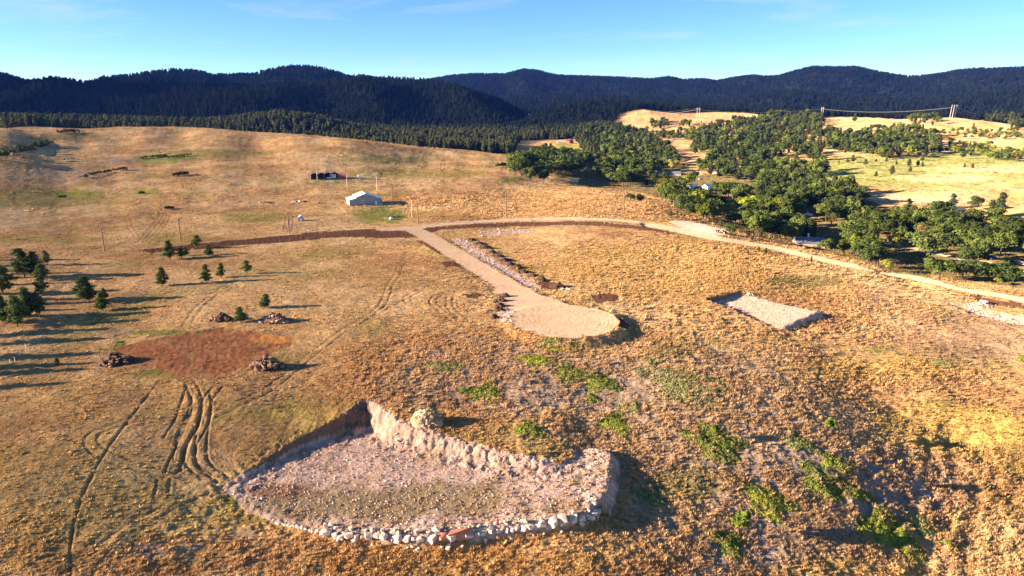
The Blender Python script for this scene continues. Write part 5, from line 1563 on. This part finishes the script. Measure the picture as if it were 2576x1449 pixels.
# pylons and lines
def pylon(posts, label, arm=True, m='pole_grey'):
    ps = [at(px, f) for px, t, f in posts]
    mid = sum(ps, Vector()) / len(ps)
    hs = [(f - t) * px_m(p) for (px, t, f), p in zip(posts, ps)]
    r = empty('pylon', mid, label=label, cat='pylon', group='wooden pylons of the power line')
    tops = []
    for p, hgt, (px, t, f) in zip(ps, hs, posts):
        q = p - mid
        MB().tube([(q.x, q.y, q.z - 1), (q.x + (.05 * hgt if len(posts) == 3 else 0), q.y, q.z + hgt)], .55, .42, 8).build('pole', M[m], r)
        tops.append(p + Vector(((.05 * hgt if len(posts) == 3 else 0), 0, hgt)))
    if arm:
        a, b = tops[0] - mid, tops[-1] - mid
        d = (b - a); e = d.normalized() * 2.5
        MB().tube([a - e - Vector((0, 0, 3)), b + e - Vector((0, 0, 3))], .3, .3, 6).build('crossarm', M[m], r)
        for k in (0, .5, 1):
            c = a.lerp(b, k) - Vector((0, 0, 3.2))
            MB().tube([c, c - Vector((0, 0, 1.6))], .16, .16, 6).build('insulator', M['white'], r)
    return tops
T0 = pylon([(1323,287,299),(1329,287,299)], 'pylon half hidden in the trees at the left end of the line')
T1 = pylon([(1752,272,299),(1758,272,299)], 'pylon of two poles on the golden knoll')
T2 = pylon([(2064,270,297),(2068,270,297)], 'pylon rising from the trees between the two hills')
T3 = pylon([(2388,265,297),(2394,265,297),(2400,265,297)], 'pylon of three leaning poles on the right golden hill', arm=True)
def wire(a, b, sag, label, rad=.16):
    pts = []
    for i in range(25):
        t = i / 24
        p = a.lerp(b, t); p.z -= sag * 4 * t * (1 - t); pts.append(p - a)
    o = MB().tube(pts, rad, rad, 5).build('power_line', M['wire'], None, loc=a)
    tag(o, label, 'power line', 'wires of the power line')
lo = Vector((0, 0, 5))
wire(T0[0] - lo * .6, T1[0] - lo, 16, 'bright sagging wire between the hidden pylon and the knoll pylon', .30)
wire(T0[1], T1[1], 14, 'thin upper wire between the hidden pylon and the knoll pylon', .12)
wire(T1[1] - lo, T2[0] - lo, 7, 'wire between the knoll pylon and the middle pylon', .2)
wire(T2[1] - lo, T3[0] - lo, 8, 'wire between the middle pylon and the three pole pylon', .2)
wire(T3[2] - lo, T3[2] + Vector((330, 260, -40)), 6, 'faint wire running right from the three pole pylon', .13)
wire(T0[0] - lo * .6, T0[0] + Vector((-420, 260, 2)), 8, 'faint wire running left from the hidden pylon', .15)

# ------------------------------------------------------------------ buildings
def gable_house(p, rz, w, d, wall_h, peak, name, label, cat, wm, rm, over=.4, win=(), door=None, chimney=None, ribs=0, rm2=None):
    """gable end faces -y; w across, d deep"""
    r = empty(name, p, rz, label=label, cat=cat)
    hw = w / 2
    MB().prism([(-hw, -.6), (hw, -.6), (hw, wall_h), (0, peak), (-hw, wall_h)], 0, d).build('wall', wm, r)
    sl = (peak - wall_h) / hw
    for sx, mm in ((-1, rm), (1, rm2 or rm)):
        prof = [(0, peak + .02), (sx * (hw + over), wall_h - sl * over + .02), (sx * (hw + over), wall_h - sl * over + .2), (0, peak + .22)]
        if sx > 0: prof = prof[::-1]
        MB().prism(prof, -over, d + over).build('roof', mm, r)
    for (x, z, ww, hh) in win:
        f = MB().box(x - ww / 2 - .12, x + ww / 2 + .12, -.10, -.005, z - hh / 2 - .12, z + hh / 2 + .12).build('window', M['white'], r)
        MB().box(x - ww / 2, x + ww / 2, -.13, -.103, z - hh / 2, z + hh / 2).build('pane', M['glass'], f)
    if door:
        x, ww, hh, dm = door
        dd = MB().box(x - ww / 2, x + ww / 2, -.09, -.005, 0, hh).build('door', dm, r)
        MB().box(x + ww * .32, x + ww * .40, -.16, -.092, hh * .45, hh * .5).build('handle', M['dark'], dd)
    if chimney:
        x, y, z = chimney
        MB().box(x - .5, x + .5, y - .5, y + .5, z - 2.4, z).build('chimney', M['chimney'], r)
    return r

# the grey metal barn with a lean-to on either side
pA, pC = at(879.5, 518.5), at(962, 514.5)
base = Vector(((pA.x + pC.x) / 2, (pA.y + pC.y) / 2, min(pA.z, pC.z)))
rz = math.atan2(pC.y - pA.y, pC.x - pA.x)
wd = (pC - pA).length
barn = empty('metal_barn', base, rz, label='grey metal barn with a white roof stepping down at both sides', cat='barn')
hw = wd / 2; mw = hw * .58
dp = 12.5
MB().prism([(-hw, -1.2), (hw, -1.2), (hw, .05), (-hw, .05)], .05, dp - .05).build('footing', M['concrete'], barn)
MB().prism([(-mw, .05), (mw, .05), (mw, 5.0), (0, 7.0), (-mw, 5.0)], 0, dp).build('wall', M['steel'], barn)
for sx in (-1, 1):
    pr = [(sx * mw, .06), (sx * hw, .06), (sx * hw, 3.5), (sx * mw, 4.4)]
    if sx < 0: pr = pr[::-1]
    MB().prism(pr, .08, dp - .08).build('side_bay', M['steel'], barn)
    for (xa, za, xb, zb2) in ((0, 7.05, sx * (mw + .35), 4.9), (sx * (mw + .01), 4.46, sx * (hw + .35), 3.42)):
        pr = [(xa, za), (xb, zb2), (xb, zb2 + .2), (xa, za + .2)]
        if sx > 0: pr = pr[::-1]
        MB().prism(pr, -.35, dp + .35).build('roof', M['roof_white'] if sx < 0 else M['roof_white'], barn)
for i in range(34):                                            # standing ribs of the siding
    x = -hw + wd * (i + .5) / 34
    top = (7.0 - 2.0 * abs(x) / mw if abs(x) < mw else 4.4 - .9 * (abs(x) - mw) / (hw - mw)) - .12
    MB().box(x - .04, x + .04, -.05 if abs(x) < mw else .03, -.002 if abs(x) < mw else .078, .08, top).build('rib', M['steel'], barn)
for (x, z, w_, h_) in ((-2.0, 5.1, .9, .35), (2.3, 5.1, .9, .35)):
    v_ = MB().box(x - w_ / 2, x + w_ / 2, -.14, -.055, z - h_ / 2, z + h_ / 2).build('vent', M['dark'], barn)
f = MB().box(-2.4, -1.3, -.12, -.052, 1.4, 2.9).build('window', M['white'], barn)
MB().box(-2.2, -1.5, -.15, -.122, 1.6, 2.7).build('pane', M['glass'], f)
f = MB().box(5.4, 6.6, -.12, .0, .1, 2.3).build('door', M['white'], barn)
MB().box(6.25, 6.4, -.2, -.122, 1.05, 1.15).build('handle', M['dark'], f)
dk = MB().box(4.6, hw - .2, -2.0, -.06, -.9, .08).build('deck', M['pole_grey'], barn)
rl_ = MB()
for x in np.linspace(4.7, hw - .3, 5): rl_.box(x - .05, x + .05, -1.95, -1.85, .08, 1.05)
rl_.box(4.7, hw - .3, -1.96, -1.84, 1.05, 1.15)
rl_.build('railing', M['white'], dk)

p = at(757, 557)
gable_house(p, .25, 2.6, 3.2, 2.1, 2.9, 'garden_shed', 'small blue grey shed standing in the fenced pen', 'shed', M['shedblue'], M['roof_white'], .15, door=(0, 1.0, 1.9, M['white']))
# white dome tank on the lawn
p = at(983, 552)
r = empty('dome_tank', p, label='small white domed tank on the lawn in front of the grey barn', cat='tank')
mb = MB(); mb.tube([(0, 0, -.2), (0, 0, .7)], .95, .95, 14); mb.tube([(0, 0, .7), (0, 0, 1.1), (0, 0, 1.35)], .95, .3, 14)
mb.build('shell', M['white'], r); MB().tube([(0, 0, 1.3), (0, 0, 1.65)], .28, .22, 8).build('lid', M['dark'], r)

# dark sheds: an open fronted pole barn
pl, pr_ = at(782, 452), at(850, 449)
base = Vector(((pl.x + pr_.x) / 2, (pl.y + pr_.y) / 2, min(pl.z, pr_.z)))
rz = math.atan2(pr_.y - pl.y, pr_.x - pl.x)
L = (pr_ - pl).length
shed = empty('pole_barn', base, rz, label='long dark open fronted shed with arched bays on the grass hill', cat='shed')
MB().box(-L / 2, L / 2, 6.6, 6.8, -.5, 4.2).build('back_wall', M['dark'], shed)
for x in (-L / 2, L / 2):
    MB().box(x - .1, x + .1, 0, 6.6, -.5, 3.9).build('side_wall', M['dark'], shed)
nb = 4
for i in range(nb):
    x0, x1 = -L / 2 + L * i / nb, -L / 2 + L * (i + 1) / nb
    pts = []
    for k in range(9):
        t = k / 8; pts.append((x0 + (x1 - x0) * t, 3.8 + 1.25 * math.sin(math.pi * t)))
    prof = pts + [(x, z - .18) for x, z in pts[::-1]]
    MB().prism(prof, -.3 + .01 * i, 6.9).build('roof', M['roof_dark'], shed)
for i in range(nb + 1):
    x = -L / 2 + L * i / nb
    MB().box(x - .22, x + .22, -.25, .15, -.6, 3.85).build('post', M['pole'], shed)
MB().box(-L / 2 - .05, -L / 2 + L * .18, -.12, -.02, -.4, 1.8).build('front_board', M['dark'], shed)

def box_trailer(px, py, rz, l, w_, h_, body, roofm, name, label, cat, axle=True, side=None):
    p = at(px, py); r = empty(name, p, rz, label=label, cat=cat)
    z0 = .55 if axle else .1
    MB().prism([(-l / 2, z0), (l / 2, z0), (l / 2, z0 + h_ * .93), (l / 2 - .15, z0 + h_), (-l / 2 + .15, z0 + h_), (-l / 2, z0 + h_ * .93)], -w_ / 2, w_ / 2).build('body', body, r)
    MB().box(-l / 2 + .1, l / 2 - .1, -w_ / 2 + .05, w_ / 2 - .05, z0 + h_ + .003, z0 + h_ + .09).build('roof', roofm, r)
    if axle:
        for x in (-.6, .5):
            for y in (-w_ / 2 + .05, w_ / 2 - .05):
                MB().tube([(x, y - .12, .36), (x, y + .12, .36)], .36, .36, 12).build('wheel', M['rubber'], r)
        MB().box(-l / 2 - 1.1, -l / 2, -.08, .08, z0 - .05, z0 + .1).build('tow_bar', M['dark'], r)
    if side:
        for x in side:
            f = MB().box(x - .45, x + .45, -w_ / 2 - .03, -w_ / 2 - .002, z0 + h_ * .5, z0 + h_ * .8).build('window', M['glass'], r)
    else:
        MB().box(l / 2 + .003, l / 2 + .05, -w_ * .4, w_ * .4, z0 + .15, z0 + h_ * .9).build('door', body, r)
    return r
box_trailer(861,449,.05,6.0,3.4,3.4,M['wall_red'],M['steel'],'red_container','red container with a grey roof at the end of the dark sheds','container',axle=False)
box_trailer(838,449.5,.1,4.2,2.4,2.7,M['white'],M['white'],'white_camper','white camper between the dark sheds and the red container','camper',side=(-1.0,.8))
box_trailer(907,449,.3,4.2,2.2,2.2,M['white'],M['white'],'white_trailer','small white box trailer alone on the track right of the sheds','trailer')
p = at(828, 450.5)
r = empty('gas_tank', p, .03, label='white horizontal gas tank in front of the dark sheds', cat='tank')
MB().tube([(-1.6, 0, .95), (-1.4, 0, .95), (1.4, 0, .95), (1.6, 0, .95)], .55, .55, 12).build('tank', M['white'], r)
for x in (-.9, .9): MB().box(x - .12, x + .12, -.4, .4, -.1, .5).build('foot', M['dark'], r)
# scrap left of the barn
def scrap(px, py, label, seed, white=True):
    p = at(px, py); r = empty('scrap_heap', p, label=label, cat='scrap'); rng = random.Random(seed)
    for i in range(9):
        w_, d_, h_ = rng.uniform(.6, 2.4), rng.uniform(.5, 1.4), rng.uniform(.25, 1.0)
        x, y = rng.uniform(-5, 5), rng.uniform(-2, 2)
        o = MB().prism([(-w_ / 2, -.2), (w_ / 2, -.2), (w_ / 2 * .8, h_), (-w_ / 2 * .7, h_ * .9)], -d_ / 2, d_ / 2).build('scrap_piece', M[rng.choice(('white', 'pole_grey', 'dark', 'pole') if white else ('dark', 'pole', 'pole'))], r, loc=(x, y, ground_z(p.x + x, p.y + y) - p.z), rotz=rng.uniform(0, 3))
scrap(752,508,'scattered white scrap and boards left of the grey barn',1)
scrap(815,513,'low heap of old boards close to the left of the grey barn',2,False)
scrap(665,510,'dark scrap heap farthest left of the grey barn',3,False)
# fence of the pen
fp = [(712,583),(717,563),(720,551),(745,548),(775,546),(850,543),(890,541)]
fw_ = smooth_line(W(fp), 3)
p0 = Vector((*fw_[0], 0)); p0.z = ground_z(p0.x, p0.y)
fr = empty('pen_fence', p0, label='low dark post and rail fence round the pen beside the grey barn', cat='fence')
prev = None
for (x, y) in fw_:
    q = Vector((x, y, ground_z(x, y))) - p0
    MB().tube([q - Vector((0, 0, .3)), q + Vector((0, 0, 1.4))], .11, .09, 6).build('post', M['dark'], fr)
    if prev is not None:
        for z in (.6, 1.15): MB().tube([prev + Vector((0, 0, z)), q + Vector((0, 0, z))], .06, .06, 5).build('rail', M['dark'], fr)
    prev = q
# survey stakes at the far left
for i, (px, py) in enumerate([(65,876),(49,894),(38,910),(26,915)]):
    p = at(px, py)
    tag(MB().box(-.045, .045, -.03, .03, -.3, 1.2).build('survey_stake', M['white'], None, loc=p), f'{ORDN[i]} thin white survey stake from the top at the left edge', 'stake', 'survey stakes at the left edge')

# houses in the valley
def house_px(px, py, rz, w_, d_, wh, pk, *a, **k):
    return gable_house(at(px, py), rz, w_, d_, wh, pk, *a, **k)
house_px(1772,480,-.95,6.5,15,3.6,5.6,'white_barn','white gabled barn among the valley trees','barn',M['white'],M['roof_white'],win=((0,2.6,1.2,1.2),),door=(1.6,1.2,2.1,M['steel']))
house_px(1738,475,-.6,5,9,2.6,3.8,'white_shed','low white shed left of the white barn','shed',M['white'],M['roof_white'],door=(0,1.2,1.9,M['steel']))
house_px(1664,439,.15,12,10,2.8,5.0,'white_roofed_house','white roofed house in front of the yellow poplar','house',M['tan'],M['roof_white'],win=((-3,1.6,1.4,1.1),(3,1.6,1.4,1.1)),door=(0,1.0,2.0,M['dark']))
house_px(1711,441,1.45,8,12,2.6,4.2,'blue_roofed_house','low blue grey roofed house right of the yellow poplar','house',M['tan'],M['roof_blue'],win=((-2,1.5,1.2,1.0),(2,1.5,1.2,1.0)))
house_px(1797,437,-.4,4,5,2.4,3.6,'garden_hut','small white hut above the white barn','hut',M['white'],M['roof_white'],door=(0,.9,1.9,M['steel']))
house_px(2420,539,1.35,11,20,3.0,5.2,'grey_roofed_house','long grey roofed house at the edge of the green meadow','house',M['tan'],M['roof_dark'],win=((-3,1.6,1.6,1.2),(3,1.6,1.6,1.2)),door=(0,1.0,2.0,M['white']))
house_px(2068,622,1.4,10,15,3.0,5.4,'dark_roofed_house','dark roofed house with a white chimney among the oaks','house',M['tan'],M['roof_blue'],chimney=(0,8,7.6),win=((-2.5,1.6,1.4,1.2),(2.5,1.6,1.4,1.2)))
house_px(1437,361,.5,9,11,4.2,8.0,'red_house','red house with a dark red roof at the top of the green field','house',M['wall_red'],M['roof_red'],win=((-2,2.2,1.2,1.4),(2,2.2,1.2,1.4)),door=(0,1.1,2.1,M['dark']))
house_px(1062,367,.6,10,12,4.0,8.5,'red_barn','red barn with a pale roof edge peeping over the grass crest','barn',M['wall_red'],M['steel'],door=(0,3.0,3.0,M['white']))
house_px(1457,418,.4,6,8,2.8,4.6,'grey_cabin','little grey cabin in the shade behind the dark clump','cabin',M['tan'],M['steel'],door=(0,1,2,M['dark']))
box_trailer(1407,361,.1,9,2.6,3.0,M['white'],M['white'],'white_mobile_home','white mobile home left of the red house','mobile home',axle=False,side=(-2.5,0,2.5))
box_trailer(1445,459,.05,7.2,2.4,2.5,M['white'],M['white'],'motor_home','white motor home with dark windows in the shaded clearing','motor home',side=(-2.4,-.6,1.4))

def car(px, py, rz, paint, label, name='parked_car', group='cars parked in the valley'):
    p = at(px, py); r = empty(name, p, rz, label=label, cat='car', group=group)
    MB().prism([(-2.2, .35), (2.2, .35), (2.25, .75), (2.1, .95), (1.2, 1.02), (-2.0, 1.02), (-2.25, .8)], -.9, .9).build('body', paint, r)
    MB().prism([(-1.95, 1.0), (1.15, 1.0), (.45, 1.58), (-1.5, 1.6)], -.78, .78).build('cabin', M['glass'], r)
    MB().prism([(-1.5, 1.602), (.45, 1.582), (.4, 1.66), (-1.45, 1.68)], -.76, .76).build('roof', paint, r)
    for x in (-1.4, 1.4):
        for y in (-.85, .85):
            wh = MB().tube([(x, y - .11, .34), (x, y + .11, .34)], .34, .34, 14).build('wheel', M['rubber'], r)
            MB().tube([(x, y + (.112 if y > 0 else -.112), .34), (x, y + (.13 if y > 0 else -.13), .34)], .2, .2, 10).build('rim', M['steel'], wh)
    for y in (-.62, .62):
        MB().box(2.16, 2.27, y - .18, y + .18, .68, .84).build('headlight', M['white'], r)
    return r
car(2500,653,.1,M['blue'],'blue car under the trees by the valley lane')
car(2538,660,.4,M['carblack'],'dark car left of the white car at the right edge')
car(2566,666,1.3,M['white'],'white car at the right edge of the picture by the lane')
car(1728,416,.4,M['white'],'white car on the golden clearing above the yellow poplar')
car(1762,452,.2,M['white'],'white car in the shade between the hut and the barn')
car(1920,521,.2,M['white'],'white car beside the pale utility pole in the shaded yard')
car(2318,531,.2,M['carblack'],'dark car parked behind the house hedge on the meadow edge')
# white boat on its trailer
p = at(2030, 545)
r = empty('motor_boat', p, -.5, label='white boat on a trailer on a patch of bare ground', cat='boat')
hull = []
for i, (x, w_, zt) in enumerate([(-2.9, 1.0, 1.9), (-1.0, 1.15, 1.9), (1.2, 1.0, 2.0), (2.6, .5, 2.2), (3.3, .03, 2.35)]):
    hull += [(x, -w_, zt), (x, -w_ * .7, 1.0), (x, 0, .75 + .1 * i), (x, w_ * .7, 1.0), (x, w_, zt)]
fcs = [(i * 5 + k, i * 5 + k + 1, (i + 1) * 5 + k + 1, (i + 1) * 5 + k) for i in range(4) for k in range(4)] + [(0, 1, 2, 3, 4)] + [(i * 5, (i + 1) * 5, (i + 1) * 5 + 4, i * 5 + 4) for i in range(4)]
MB().add(hull, fcs).build('hull', M['white'], r)
MB().prism([(-.8, 1.93), (1.4, 2.02), (.7, 2.8), (-.6, 2.8)], -.7, .7).build('cabin', M['white'], r)
MB().box(-2.6, 3.4, -.9, .9, .45, .6).build('trailer_frame', M['dark'], r)
for y in (-1.0, 1.0): MB().tube([(-.6, y - .1, .35), (-.6, y + .1, .35)], .35, .35, 12).build('wheel', M['rubber'], r)
MB().tube([(-.4, 0, 2.8), (-.4, 0, 5.4)], .09, .06, 6).build('mast', M['white'], r)

# ------------------------------------------------------------------ air
hz = MB().box(-9000, 9000, -200, 9000, -140, 760).build('haze', None)
m, nt, out = nodes('haze_air')
pv = nt.nodes.new('ShaderNodeVolumePrincipled')
pv.inputs['Color'].default_value = (.07, .22, 1.0, 1)
pv.inputs['Density'].default_value = 2.0e-5
pv.inputs['Anisotropy'].default_value = 0.0
nt.links.new(pv.outputs['Volume'], out.inputs['Volume'])
hz.data.materials.append(m)
tag(hz, 'thin blue haze over the distant hills', 'haze', kind='stuff')
print('tufts', n_tuft, 'stones', n_stone, 'forest', len(FX), 'rest', len(rest), 'objects', len(bpy.data.objects), 'grid', NA, NR)
